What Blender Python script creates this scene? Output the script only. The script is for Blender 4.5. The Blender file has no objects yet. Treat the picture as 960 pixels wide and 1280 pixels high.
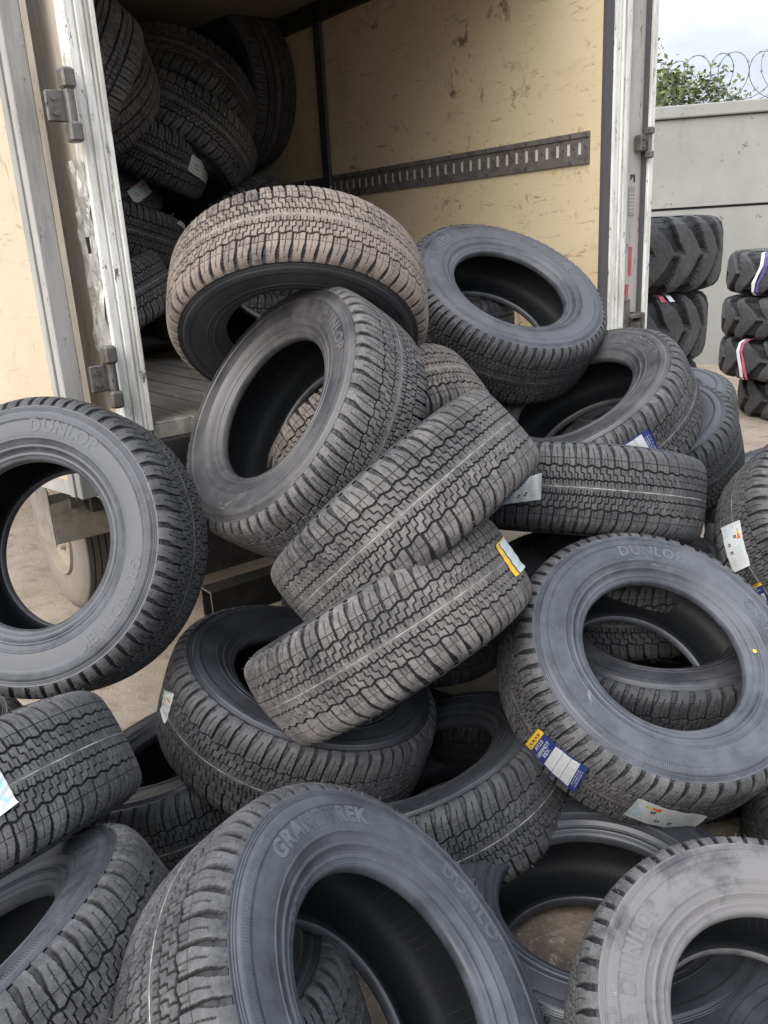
import bpy, math, random
import numpy as np
from mathutils import Vector, Matrix
R = math.radians
random.seed(4)
scene = bpy.context.scene
C = scene.collection

# ------------------------------------------------------------------ camera
cam_d = bpy.data.cameras.new('camera'); cam = bpy.data.objects.new('camera', cam_d); C.objects.link(cam)
PITCH, ROLL = R(17.7), R(3.3)
fw = Vector((0, math.cos(PITCH), -math.sin(PITCH)))
rt0 = Vector((1, 0, 0)); up0 = Vector((0, math.sin(PITCH), math.cos(PITCH)))
rt = rt0*math.cos(ROLL) - up0*math.sin(ROLL); up = rt0*math.sin(ROLL) + up0*math.cos(ROLL)
cam.matrix_world = Matrix(((rt.x, up.x, -fw.x, 0), (rt.y, up.y, -fw.y, 0), (rt.z, up.z, -fw.z, 1.65), (0, 0, 0, 1)))
cam_d.sensor_fit = 'VERTICAL'; cam_d.sensor_height = 24; cam_d.lens = 19.5
cam_d.clip_start = 0.05; cam_d.clip_end = 500
scene.camera = cam

# ------------------------------------------------------------------ sky, sun, exposure
SUN_DIR = Vector((-0.60, -0.72, 0.66)).normalized()      # towards the sun: behind-left, high, behind thin cloud
w = bpy.data.worlds.new('World'); scene.world = w; w.use_nodes = True
nt = w.node_tree; nt.nodes.clear()
wo = nt.nodes.new('ShaderNodeOutputWorld'); bg = nt.nodes.new('ShaderNodeBackground')
sky = nt.nodes.new('ShaderNodeTexSky'); sky.sky_type = 'NISHITA'; sky.sun_disc = False
sky.sun_elevation = math.asin(SUN_DIR.z); sky.sun_rotation = math.atan2(SUN_DIR.x, SUN_DIR.y)
sky.air_density = 1.2; sky.dust_density = 3.0
tc = nt.nodes.new('ShaderNodeTexCoord'); mp = nt.nodes.new('ShaderNodeMapping'); mp.inputs['Scale'].default_value = (1.2, 1.2, 3.2)
nz = nt.nodes.new('ShaderNodeTexNoise'); nz.inputs['Scale'].default_value = 1.7; nz.inputs['Detail'].default_value = 7
cr = nt.nodes.new('ShaderNodeValToRGB'); cr.color_ramp.elements[0].position = .36; cr.color_ramp.elements[1].position = .62
cr.color_ramp.elements[0].color = (.55, .55, .55, 1)
n2 = nt.nodes.new('ShaderNodeTexNoise'); n2.inputs['Scale'].default_value = 4; n2.inputs['Detail'].default_value = 5
c2 = nt.nodes.new('ShaderNodeValToRGB'); c2.color_ramp.elements[0].color = (5.6, 6.0, 6.9, 1); c2.color_ramp.elements[1].color = (8.6, 8.8, 9.2, 1)
c2.color_ramp.elements[0].position = .35; c2.color_ramp.elements[1].position = .65
mx = nt.nodes.new('ShaderNodeMix'); mx.data_type = 'RGBA'
L_ = nt.links.new
L_(tc.outputs['Generated'], mp.inputs[0]); L_(mp.outputs[0], nz.inputs['Vector']); L_(nz.outputs['Fac'], cr.inputs[0])
L_(mp.outputs[0], n2.inputs['Vector']); L_(n2.outputs['Fac'], c2.inputs[0])
L_(cr.outputs[0], mx.inputs['Factor']); L_(sky.outputs[0], mx.inputs['A']); L_(c2.outputs[0], mx.inputs['B'])
sx = nt.nodes.new('ShaderNodeSeparateXYZ'); L_(tc.outputs['Generated'], sx.inputs[0])
mr = nt.nodes.new('ShaderNodeMapRange'); mr.inputs[1].default_value = 0; mr.inputs[2].default_value = 1; mr.inputs[3].default_value = .36; mr.inputs[4].default_value = 1.45
L_(sx.outputs[2], mr.inputs[0])                          # overcast sky: zenith about three times the horizon
vm = nt.nodes.new('ShaderNodeVectorMath'); vm.operation = 'SCALE'; L_(mx.outputs['Result'], vm.inputs[0]); L_(mr.outputs[0], vm.inputs['Scale'])
L_(vm.outputs[0], bg.inputs['Color']); bg.inputs['Strength'].default_value = 0.1
L_(bg.outputs[0], wo.inputs['Surface'])
sd = bpy.data.lights.new('sun', 'SUN'); sd.energy = 1.5; sd.angle = R(60); sd.color = (1, .97, .93)
so = bpy.data.objects.new('sun', sd); C.objects.link(so); so.rotation_euler = SUN_DIR.to_track_quat('Z', 'Y').to_euler()
vs = scene.view_settings; vs.view_transform = 'Standard'; vs.look = 'None'; vs.gamma = 1; vs.use_curve_mapping = False; vs.exposure = 1.35
scene.cycles.max_bounces = 8; scene.cycles.diffuse_bounces = 6; scene.cycles.glossy_bounces = 2
scene.cycles.use_denoising = True

# ------------------------------------------------------------------ helpers
def obj(name, me, mats=None, parent=None, color=None):
    o = bpy.data.objects.new(name, me); C.objects.link(o)
    if mats is not None:
        for m in (mats if isinstance(mats, (list, tuple)) else [mats]):
            if not me.materials or len(me.materials) < len(mats if isinstance(mats, (list, tuple)) else [1]): me.materials.append(m)
    if parent is not None: o.parent = parent
    if color: o.color = color
    return o
def tag(o, label=None, cat=None, group=None, kind=None):
    if label: o['label'] = label
    if cat: o['category'] = cat
    if group: o['group'] = group
    if kind: o['kind'] = kind
    return o
def empty(name, loc=(0, 0, 0), label=None, cat=None, group=None, rz=0):
    o = bpy.data.objects.new(name, None); C.objects.link(o); o.location = loc; o.rotation_euler = (0, 0, rz); o.empty_display_size = .1
    return tag(o, label, cat, group)
class MB:
    def __init__(s): s.v = []; s.f = []; s.m = []
    def add(s, vs, fs, mi=0):
        b = len(s.v); s.v += [tuple(p) for p in vs]; s.f += [tuple(b+i for i in f) for f in fs]; s.m += [mi]*len(fs)
    def box(s, x0, x1, y0, y1, z0, z1, mi=0, bev=0, M=None):
        if bev:
            b = bev
            def ring(z, i): return [(x0+i+b, y0+i, z), (x1-i-b, y0+i, z), (x1-i, y0+i+b, z), (x1-i, y1-i-b, z), (x1-i-b, y1-i, z), (x0+i+b, y1-i, z), (x0+i, y1-i-b, z), (x0+i, y0+i+b, z)]
            vs_ = ring(z0, b*.7) + ring(z0+b, 0) + ring(z1-b, 0) + ring(z1, b*.7)
            fs = [tuple(range(7, -1, -1)), tuple(range(24, 32))]
            for k in range(3):
                for i in range(8): j = (i+1) % 8; fs.append((k*8+i, k*8+j, k*8+8+j, k*8+8+i))
        else:
            vs_ = [(x0, y0, z0), (x1, y0, z0), (x1, y1, z0), (x0, y1, z0), (x0, y0, z1), (x1, y0, z1), (x1, y1, z1), (x0, y1, z1)]
            fs = [(3, 2, 1, 0), (4, 5, 6, 7), (0, 1, 5, 4), (1, 2, 6, 5), (2, 3, 7, 6), (3, 0, 4, 7)]
        if M is not None: vs_ = [M @ Vector(p) for p in vs_]
        s.add(vs_, fs, mi)
    def tube(s, pts, r, n=8, mi=0, cap=True, closed=False):
        pts = [Vector(p) for p in pts]; N = len(pts); vs_ = []; prev = None
        for i, p in enumerate(pts):
            t = (pts[(i+1) % N] - pts[i-1]) if closed else (pts[min(i+1, N-1)] - pts[max(i-1, 0)])
            t.normalize()
            if prev is None: a = t.cross(Vector((0, 0, 1))); a = a if a.length > .1 else t.cross(Vector((1, 0, 0)))
            else: a = prev - t*prev.dot(t)
            a.normalize(); prev = a; b = t.cross(a)
            rr = r[i] if isinstance(r, (list, tuple)) else r
            for k in range(n):
                q = 2*math.pi*k/n; vs_.append(p + a*math.cos(q)*rr + b*math.sin(q)*rr)
        fs = []
        for i in range(N if closed else N-1):
            for k in range(n):
                k2 = (k+1) % n; i2 = (i+1) % N; fs.append((i*n+k, i*n+k2, i2*n+k2, i2*n+k))
        if cap and not closed: fs += [tuple(range(n-1, -1, -1)), tuple((N-1)*n+k for k in range(n))]
        s.add(vs_, fs, mi)
    def mesh(s, name, smooth=False):
        me = bpy.data.meshes.new(name); me.from_pydata(s.v, [], s.f)
        me.polygons.foreach_set('material_index', s.m)
        if smooth: me.polygons.foreach_set('use_smooth', [True]*len(s.f))
        me.update(); return me
    def build(s, name, mats, parent=None, smooth=False, color=None):
        return obj(name, s.mesh(name, smooth), mats, parent, color)

# ------------------------------------------------------------------ materials
class NM:
    """small node helper"""
    def __init__(s, name, rough=.6, spec=.5, metal=0):
        s.m = bpy.data.materials.new(name); s.m.use_nodes = True; s.nt = s.m.node_tree
        s.b = s.nt.nodes['Principled BSDF']; s.b.inputs['Roughness'].default_value = rough
        s.b.inputs['Specular IOR Level'].default_value = spec; s.b.inputs['Metallic'].default_value = metal
        s.tc = s.nt.nodes.new('ShaderNodeTexCoord')
    def n(s, t, **k):
        nd = s.nt.nodes.new(t)
        for a, b in k.items():
            if a in nd.inputs: s.set(nd.inputs[a], b)
            else: setattr(nd, a, b)
        return nd
    def set(s, inp, v):
        if isinstance(v, bpy.types.NodeSocket): s.nt.links.new(v, inp)
        else: inp.default_value = v
    def math(s, op, a, b=0., c=None, clamp=False):
        nd = s.nt.nodes.new('ShaderNodeMath'); nd.operation = op; nd.use_clamp = clamp
        s.set(nd.inputs[0], a); s.set(nd.inputs[1], b)
        if c is not None: s.set(nd.inputs[2], c)
        return nd.outputs[0]
    def noise(s, scale, detail=4, rough=.55, vec=None, dist=0, sc=None, off=None):
        v = vec or s.tc.outputs['Object']
        if sc or off is not None:
            mpn = s.nt.nodes.new('ShaderNodeMapping'); s.nt.links.new(v, mpn.inputs[0])
            if sc: mpn.inputs['Scale'].default_value = sc
            if off is not None: s.set(mpn.inputs['Location'], off)
            v = mpn.outputs[0]
        nd = s.nt.nodes.new('ShaderNodeTexNoise'); s.nt.links.new(v, nd.inputs['Vector'])
        nd.inputs['Scale'].default_value = scale; nd.inputs['Detail'].default_value = detail; nd.inputs['Roughness'].default_value = rough; nd.inputs['Distortion'].default_value = dist
        return nd.outputs['Fac']
    def ramp(s, fac, a, b, ca=(0, 0, 0, 1), cb=(1, 1, 1, 1)):
        nd = s.nt.nodes.new('ShaderNodeMapRange'); nd.clamp = True; s.set(nd.inputs[0], fac)
        nd.inputs[1].default_value = a; nd.inputs[2].default_value = b
        return nd.outputs[0]
    def mix(s, f, a, b):
        nd = s.nt.nodes.new('ShaderNodeMix'); nd.data_type = 'RGBA'
        s.set(nd.inputs['Factor'], f)
        s.set(nd.inputs['A'], a if isinstance(a, bpy.types.NodeSocket) else (*a, 1)); s.set(nd.inputs['B'], b if isinstance(b, bpy.types.NodeSocket) else (*b, 1))
        return nd.outputs['Result']
    def col(s, c): s.set(s.b.inputs['Base Color'], c if isinstance(c, bpy.types.NodeSocket) else (*c, 1)); return s
    def rough(s, v): s.set(s.b.inputs['Roughness'], v); return s
    def bump(s, h, dist, strength=1., prev=None):
        nd = s.nt.nodes.new('ShaderNodeBump'); nd.inputs['Distance'].default_value = dist; nd.inputs['Strength'].default_value = strength
        s.set(nd.inputs['Height'], h)
        if prev: s.nt.links.new(prev, nd.inputs['Normal'])
        s.nt.links.new(nd.outputs[0], s.b.inputs['Normal']); return nd.outputs[0]

def rubber_common(q):
    oi = q.n('ShaderNodeObjectInfo')
    sep = q.n('ShaderNodeSeparateColor'); q.nt.links.new(oi.outputs['Color'], sep.inputs[0])
    rnd = q.math('MULTIPLY', oi.outputs['Random'], 37.)
    cmb = q.n('ShaderNodeCombineXYZ'); q.set(cmb.inputs[0], rnd); q.set(cmb.inputs[1], rnd)
    return sep, cmb.outputs[0], oi

def make_tread_mat():
    # object colour: R = dust amount (raised to lighten the truck load), G = dust hue (0 grey, 1 brown), B = painted line strength
    q = NM('tread_rubber', .62, .35)
    sep, off, oi = rubber_common(q)
    dep = q.n('ShaderNodeAttribute', attribute_name='depth').outputs['Fac']
    n1 = q.noise(5, 5, .6, off=off); n2 = q.noise(60, 4, .6, off=off); n3 = q.noise(17, 3, .6, off=off)
    base = q.mix(n3, (.012, .0125, .014), (.026, .027, .029))
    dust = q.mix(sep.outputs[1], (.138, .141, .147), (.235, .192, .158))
    tone = q.n('ShaderNodeAttribute', attribute_name='tone').outputs['Fac']
    top = q.math('SUBTRACT', 1., q.math('MULTIPLY', dep, 1.0), clamp=True)
    n4 = q.noise(220, 3, .7, off=off)
    a = q.math('ADD', q.math('MULTIPLY', q.ramp(n1, .30, .70), .75), q.math('MULTIPLY', q.ramp(n2, .38, .66), .5))
    a = q.math('ADD', a, q.math('MULTIPLY', q.ramp(n4, .42, .62), .25))
    a = q.math('MULTIPLY', q.math('MULTIPLY', a, top), q.math('MULTIPLY', sep.outputs[0], .90), clamp=True)
    a = q.math('MULTIPLY', a, q.math('ADD', .72, q.math('MULTIPLY', tone, .5)))
    a = q.math('MINIMUM', a, .93)
    c = q.mix(a, base, dust)
    xyz = q.n('ShaderNodeSeparateXYZ'); q.nt.links.new(q.tc.outputs['Object'], xyz.inputs[0])
    z = q.math('ABSOLUTE', q.math('ADD', xyz.outputs[2], q.math('MULTIPLY', q.math('SUBTRACT', n3, .5), .0012)))
    ln = q.math('LESS_THAN', z, .0010)
    wear = q.math('ADD', q.math('MULTIPLY', q.ramp(q.noise(22, 4, .75, off=off), .42, .58), .75), .2)
    ln = q.math('MULTIPLY', q.math('MULTIPLY', ln, sep.outputs[2]), q.math('MULTIPLY', wear, q.ramp(dep, .25, .1)), clamp=True)
    c = q.mix(ln, c, (.50, .49, .47))
    q.col(c); q.rough(q.math('ADD', .48, q.math('MULTIPLY', a, .35)))
    q.bump(q.math('ADD', q.noise(260, 3, .6), q.math('MULTIPLY', q.noise(70, 4, .6), .8)), .0009, .6)
    return q.m
def make_side_mat():
    q = NM('sidewall_rubber', .5, .55)
    sep, off, oi = rubber_common(q)
    xyz = q.n('ShaderNodeSeparateXYZ'); q.nt.links.new(q.tc.outputs['Object'], xyz.inputs[0])
    r = q.math('SQRT', q.math('ADD', q.math('POWER', xyz.outputs[0], 2.), q.math('POWER', xyz.outputs[1], 2.)))
    ang = q.math('ARCTAN2', xyz.outputs[1], xyz.outputs[0])
    cm = q.n('ShaderNodeCombineXYZ'); q.set(cm.inputs[0], q.math('MULTIPLY', q.math('COSINE', ang), 2.)); q.set(cm.inputs[1], q.math('MULTIPLY', q.math('SINE', ang), 2.)); q.set(cm.inputs[2], q.math('MULTIPLY', r, 40.))
    ringn = q.noise(2.2, 5, .65, vec=cm.outputs[0], dist=.3)           # smears that run round the wall
    n1 = q.noise(6, 5, .6, off=off); n2 = q.noise(45, 4, .65, off=off); n3 = q.noise(14, 6, .7, off=off, dist=.8)
    base = q.mix(n3, (.014, .016, .020), (.026, .028, .034))
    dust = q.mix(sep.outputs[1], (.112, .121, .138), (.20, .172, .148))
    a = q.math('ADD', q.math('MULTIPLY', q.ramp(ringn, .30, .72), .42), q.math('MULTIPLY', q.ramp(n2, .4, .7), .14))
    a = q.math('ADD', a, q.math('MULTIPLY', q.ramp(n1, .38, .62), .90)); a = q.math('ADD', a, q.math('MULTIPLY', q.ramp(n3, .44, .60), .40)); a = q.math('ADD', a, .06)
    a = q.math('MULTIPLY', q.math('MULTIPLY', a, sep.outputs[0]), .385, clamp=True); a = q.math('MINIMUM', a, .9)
    c = q.mix(a, base, dust)
    scf = q.math('MULTIPLY', q.ramp(q.noise(9, 6, .75, sc=(1, 1, 5), off=off, dist=1.5), .64, .70), sep.outputs[0], clamp=True)
    c = q.mix(q.math('MULTIPLY', scf, .35), c, (.32, .31, .30))
    cell = q.n('ShaderNodeCombineXYZ'); q.set(cell.inputs[0], q.math('MULTIPLY', ang, 62.)); q.set(cell.inputs[1], q.math('MULTIPLY', r, 420.))
    wn = q.noise(1.6, 1, .4, vec=cell.outputs[0])
    mk = q.math('GREATER_THAN', wn, .56)
    def bandof(lo, hi): return q.math('MULTIPLY', q.math('GREATER_THAN', r, lo), q.math('LESS_THAN', r, hi))
    sect = q.math('GREATER_THAN', q.math('SINE', q.math('ADD', q.math('MULTIPLY', ang, 5.), q.math('MULTIPLY', oi.outputs['Random'], 6.))), .1)
    marks = q.math('MULTIPLY', q.math('MULTIPLY', mk, sect), q.math('ADD', bandof(.2615, .2655), bandof(.274, .2765), clamp=True))
    c = q.mix(q.math('MULTIPLY', marks, .30), c, (.17, .175, .185))
    q.col(c); q.rough(q.math('ADD', .30, q.math('MULTIPLY', a, .50)))
    # fine ridges moulded round the wall
    rid = q.math('SINE', q.math('MULTIPLY', r, 1500.))
    band = q.math('MULTIPLY', q.math('GREATER_THAN', r, .2155), q.math('LESS_THAN', r, .240))
    b1 = q.bump(q.math('MULTIPLY', rid, band), .0003, .5)
    # bands of small moulded marks, and the fine serration under the tread edge
    ser = q.math('MULTIPLY', q.math('SINE', q.math('MULTIPLY', ang, 420.)), bandof(.3180, .3290))
    b1 = q.bump(q.math('ADD', marks, q.math('MULTIPLY', ser, .35)), .0011, .9, prev=b1)
    q.bump(q.noise(180, 3, .6), .0005, .35, prev=b1)
    return q.m
def make_liner_mat():
    q = NM('liner_rubber', .55, .3)
    xyz = q.n('ShaderNodeSeparateXYZ'); q.nt.links.new(q.tc.outputs['Object'], xyz.inputs[0])
    ang = q.math('ARCTAN2', xyz.outputs[1], xyz.outputs[0])
    fr = q.math('FRACT', q.math('MULTIPLY', q.math('ADD', ang, q.math('MULTIPLY', xyz.outputs[2], .25)), 17.0))
    ln = q.math('LESS_THAN', fr, .045)
    lim = q.math('MULTIPLY', ln, q.ramp(q.noise(9, 2, .5), .50, .60))
    c = q.mix(q.math('MULTIPLY', lim, .7), q.mix(q.noise(8, 4), (.010, .011, .013), (.020, .022, .025)), (.085, .085, .085))
    q.col(c); q.bump(q.math('ADD', ln, q.math('MULTIPLY', q.noise(120), .3)), .0006, .6)
    return q.m
TREAD, SIDE, LINER = make_tread_mat(), make_side_mat(), make_liner_mat()
def flat(name, c, rough=.6, metal=0, var=.25, nscale=30, bump=0, spec=.5):
    q = NM(name, rough, spec, metal)
    q.col(q.mix(q.noise(nscale, 5, .6), tuple(x*(1-var) for x in c), tuple(min(1, x*(1+var*.6)) for x in c)))
    if bump: q.bump(q.noise(nscale*4, 4), bump, .6)
    return q.m
PAPER = flat('paper_white', (.56, .58, .57), .6, var=.12)
NAVY = flat('ink_navy', (.02, .035, .16), .5, var=.1)
YEL = flat('ink_yellow', (.80, .48, .02), .5, var=.1)
CYAN = flat('ink_cyan', (.30, .52, .58), .6, var=.1)
INK = flat('ink_black', (.03, .03, .03), .6, var=.1)
RED = flat('ink_red', (.70, .12, .03), .6, var=.1)
GREY = flat('ink_grey', (.38, .38, .37), .6, var=.1)
GREEN = flat('ink_green', (.18, .50, .30), .6, var=.1)
LABEL_MATS = [PAPER, NAVY, YEL, CYAN, INK, RED, GREY, GREEN]
# ------------------------------------------------------------------ tyre meshes (axis = local z, face towards +z)
TREAD_R = .3875
CROWN = [(0, .3875), (.03, .3873), (.06, .3862), (.085, .3838), (.100, .3808), (.110, .3765), (.118, .3705), (.1235, .3640), (.1275, .3570), (.1295, .3510)]
SIDEP = [(.1295, .3510), (.1306, .3468), (.1298, .3462), (.1296, .3452), (.1316, .3446), (.1318, .3430), (.1306, .3425), (.1306, .3412), (.1330, .3405), (.1332, .3388), (.1318, .3383), (.1319, .3368), (.1344, .3360), (.1360, .3300), (.1372, .3225), (.1378, .3175), (.1376, .3160),
         (.1361, .3154), (.1361, .3100), (.1360, .2980), (.1352, .2860), (.1338, .2705), (.1336, .2698), (.1350, .2692), (.1348, .2665), (.1330, .2655), (.1300, .2590), (.1262, .2520), (.1258, .2512), (.1276, .2496), (.1282, .2475), (.1276, .2452), (.1250, .2436), (.1205, .2400), (.1165, .2350), (.1146, .2300),
         (.1152, .2290), (.1148, .2268), (.1128, .2258), (.1112, .2200), (.1092, .2160), (.1060, .2134), (.1010, .2119), (.0930, .2114), (.0860, .2130), (.0835, .2170)]
LINERP = [(.0835, .2170), (.0830, .2230), (.0900, .2360), (.1060, .2560), (.1190, .2800), (.1250, .3080), (.1220, .3330), (.1080, .3540), (.0850, .3660), (.045, .3712), (0, .3722)]
def dense(pts, n):
    p = np.array(pts, float); d = np.r_[0, np.cumsum(np.hypot(*np.diff(p, axis=0).T))]; s = np.linspace(0, d[-1], n)
    return np.stack([np.interp(s, d, p[:, 0]), np.interp(s, d, p[:, 1])], 1), s
def grid_mesh(name, X, Rr, N, attr=None, smooth=True, flip=False, cyc=True):
    """X, Rr arrays (N,M) : revolve grid"""
    M = X.shape[1]; th = np.linspace(0, 2*np.pi, N, endpoint=False)[:, None]
    co = np.stack([Rr*np.cos(th), Rr*np.sin(th), X], -1).reshape(-1, 3).astype(np.float32)
    i = np.arange(N)[:, None]; j = np.arange(M-1)[None]; i2 = (i+1) % N
    a, b, c, d = i*M+j, i2*M+j, i2*M+j+1, i*M+j+1
    q = np.stack([a, b, c, d] if not flip else [d, c, b, a], -1).reshape(-1, 4).astype(np.int32)
    me = bpy.data.meshes.new(name); me.vertices.add(len(co)); me.vertices.foreach_set('co', co.ravel())
    me.loops.add(q.size); me.loops.foreach_set('vertex_index', q.ravel())
    me.polygons.add(len(q)); me.polygons.foreach_set('loop_start', np.arange(0, q.size, 4, dtype=np.int32)); me.polygons.foreach_set('loop_total', np.full(len(q), 4, np.int32))
    me.polygons.foreach_set('use_smooth', np.full(len(q), smooth))
    if attr is not None:
        at_ = me.attributes.new('depth', 'FLOAT', 'POINT'); at_.data.foreach_set('value', attr.ravel().astype(np.float32))
    me.update(); me.validate(); return me
fr = lambda x: x-np.floor(x)
def zig(u, k=4.):                                        # trapezoid wave, period 1, values -1..1
    t = np.abs(fr(u)*2-1)*2-1
    return np.clip(t*k*.5, -1, 1)
def groove(dist, hw, edge=.7):                           # 1 inside, 0 outside, narrow slope
    return np.clip((hw-dist)/edge+.5, 0, 1)
def near(u, c):                                          # periodic distance
    t = fr(u-c+.5)-.5; return np.abs(t)
def pattern_at(u, s, pm):                                # all-terrain: u in pitches, s in mm over the crown
    ax = np.abs(s); side = (s < 0); ph = u+np.where(side, .5, 0.)
    z1 = zig(ph, 2.); z2 = zig(ph*2+.3, 3.); z0 = zig(u*2, 3.)
    g1 = 61+3.6*z1; g2 = 22+1.7*z2
    D = np.zeros_like(ax)
    def put(m, d):
        nonlocal D; D = np.maximum(D, m*d)
    put(groove(np.abs(ax-g1), 2.3, 1.), 8.5); put(groove(np.abs(ax-g2), 1.7, 1.), 7.0)
    sh = ax > g1
    slant = (ax-58)*.0030+.10*np.clip((ax-96)/30, 0, 1)
    fade = np.clip((154-ax)/26, 0, 1)
    put(groove(near(ph, .24+slant)*pm, 2.5+np.clip((ax-92)/25, 0, 1)*3.4, 1.)*sh, 8.0*fade)
    put(groove(near(ph, .74+slant)*pm, 1.0)*sh*(ax > 64)*(ax < 118), 3.0)
    put(groove(near(ph, .99+slant)*pm, .95)*sh*(ax < 84), 2.6)
    put(groove(np.abs(ax-84), .95)*sh, 2.4)
    mid = (ax > g2)*(ax < g1)
    # brick like blocks, two rows, Z shaped cuts
    for c0 in (.08, .58):
        stp = np.where(ax > 42, .22, 0.)
        put(groove(near(ph, c0+stp+(ax-42)*.0030)*pm, 1.45)*mid, 5.5)
    put(groove(np.abs(ax-42), 1.05)*mid*((fr(ph-.08) < .22)+(fr(ph-.58) < .22)), 5.)
    put(groove(near(ph, .33+(ax-42)*.0015)*pm, .85)*mid*(ax < 40), 2.4); put(groove(near(ph, .83+(ax-42)*.0015)*pm, .85)*mid*(ax > 44), 2.4)
    cen = (ax < g2)
    for c0 in (.16, .66):
        put(groove(near(ph, c0+ax*.004)*pm, 1.2)*cen*(ax > 7), 5.0)
    put(groove(near(ph, .41+ax*.004)*pm, .85)*cen*(ax > 9), 2.2); put(groove(near(ph, .91+ax*.004)*pm, .85)*cen*(ax > 9), 2.2)
    return D
def pattern_rib(u, s, pm):                               # road pattern: straight ribs with fine cuts
    ax = np.abs(s); ph = u+np.where(s < 0, .5, 0.); D = np.zeros_like(ax)
    def put(m, d):
        nonlocal D; D = np.maximum(D, m*d)
    z1 = zig(ph*1., 2.)
    put(groove(np.abs(ax-(24+1.2*z1)), 3.4), 7.5); put(groove(np.abs(ax-(66+1.2*z1)), 3.4), 7.5)
    slant = ax*.006
    put(groove(near(ph, slant)*pm, 1.5)*(ax > 66), 6*np.clip((140-ax)/25, 0, 1))
    put(groove(near(ph, .5+slant)*pm, 1.0)*(ax > 70)*(ax < 108), 3)
    put(groove(near(ph*2, slant)*pm*.5, 1.0)*(ax > 26)*(ax < 64), 4); put(groove(near(ph, slant)*pm, 1.)*(ax < 22)*(ax > 5), 4)
    put(groove(np.abs(ax-45), 1.2), 4)
    return D
def tread_mesh(name, pitches, fn, per=20, lat=196):
    half, s = dense(CROWN, lat//2+1)
    prof = np.concatenate([half[::-1]*[-1, 1], half[1:]]); sc_ = np.concatenate([-s[::-1], s[1:]])*1000
    N = pitches*per; u = (np.arange(N)/per)[:, None]; S = sc_[None].repeat(N, 0); U = u.repeat(len(sc_), 1)
    # pitches vary a little round the tyre
    U = U+.30*np.sin(U*2*np.pi/pitches*3)+.12*np.sin(U*2*np.pi/pitches*7+1)
    D = fn(U, S, 2*np.pi*TREAD_R*1000/pitches)
    nx = np.gradient(prof[:, 0]); nr = np.gradient(prof[:, 1]); ln = np.hypot(nx, nr); NX, NR = -nr/ln, nx/ln   # outward normal in (x, r)
    X = prof[:, 0]-D*NX/1000; Q = prof[:, 1]-D*NR/1000
    D2 = np.clip(D/6., 0, 1)
    a_ = np.abs(S); zone = (a_ > 22).astype(int)+(a_ > 42)+(a_ > 61); fq = np.array([2., 2., 2., 1.])[zone]; ofs = np.array([.16, .08, .25, .24])[zone]
    bid = (np.floor((U+np.where(S < 0, .5, 0)-ofs)*fq)*13+zone*7+(S < 0)*3).astype(np.int64)
    tone = np.abs(np.sin(bid*12.9898)*43758.5453) % 1.0
    me = grid_mesh(name, X, Q, N, attr=D2, smooth=False, flip=True)
    at_ = me.attributes.new('tone', 'FLOAT', 'POINT'); at_.data.foreach_set('value', tone.ravel().astype(np.float32))
    return me
def ring_profile(name, prof, N, mirror=False, smooth=True, flip=False):
    p, _ = dense(prof, max(len(prof), 2)*1) if False else (np.array(prof), 0)
    X = np.repeat(p[None, :, 0], N, 0)*(-1 if mirror else 1); Q = np.repeat(p[None, :, 1], N, 0)
    return grid_mesh(name, X, Q, N, smooth=smooth, flip=(flip != mirror))
def dens_side():
    p, _ = dense(SIDEP, 90)
    return p
side_prof = np.array(SIDEP)
def side_x(r):
    a = side_prof[side_prof[:, 1] > .2445]; o = np.argsort(a[:, 1]); return np.interp(r, a[o, 1], a[o, 0])
ME_AT = tread_mesh('tread_blocks', 60, pattern_at, per=26)
ME_AT2 = tread_mesh('tread_blocks_fine', 72, pattern_at, per=21)
ME_RIB = tread_mesh('tread_ribs', 72, pattern_rib, per=14, lat=150)
ME_SF = ring_profile('sidewall', SIDEP, 220, flip=True); ME_SB = ring_profile('sidewall_far', SIDEP, 220, mirror=True, flip=True)
lp = LINERP+[(-x, r) for x, r in LINERP[-2::-1]]
ME_LN = ring_profile('inner_liner', lp, 180, flip=True)
for me in (ME_AT, ME_AT2, ME_RIB): me.materials.append(TREAD)
for me in (ME_SF, ME_SB): me.materials.append(SIDE)
ME_LN.materials.append(LINER)
def hairs_mesh(seed):
    rg = random.Random(seed); mb = MB()
    for i in range(110):
        th = rg.random()*2*math.pi; sd_ = 1 if seed == 3 else -1; r0 = rg.choice((.372, .362, .352, .3475)); k = np.interp(r0, [.351, .357, .364, .3705, .3765], [.1295, .1275, .1235, .118, .110])
        e = Vector((math.cos(th), math.sin(th), 0)); t = Vector((-math.sin(th), math.cos(th), 0)); z = Vector((0, 0, sd_))
        p = e*r0+z*k; l = rg.uniform(.004, .011); dr = (e*.7+z*.7+t*rg.uniform(-.6, .6)).normalized()
        mb.tube([p, p+dr*l*.6, p+dr*l+t*rg.uniform(-.003, .003)], [.0006, .0005, .0003], 4)
    return mb.mesh('vent_hairs')
def join_hairs(me, hm):
    import bmesh
    bm = bmesh.new(); bm.from_mesh(me); bm.from_mesh(hm); bm.to_mesh(me); bm.free()
join_hairs(ME_SF, hairs_mesh(3)); join_hairs(ME_SB, hairs_mesh(5))

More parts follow.
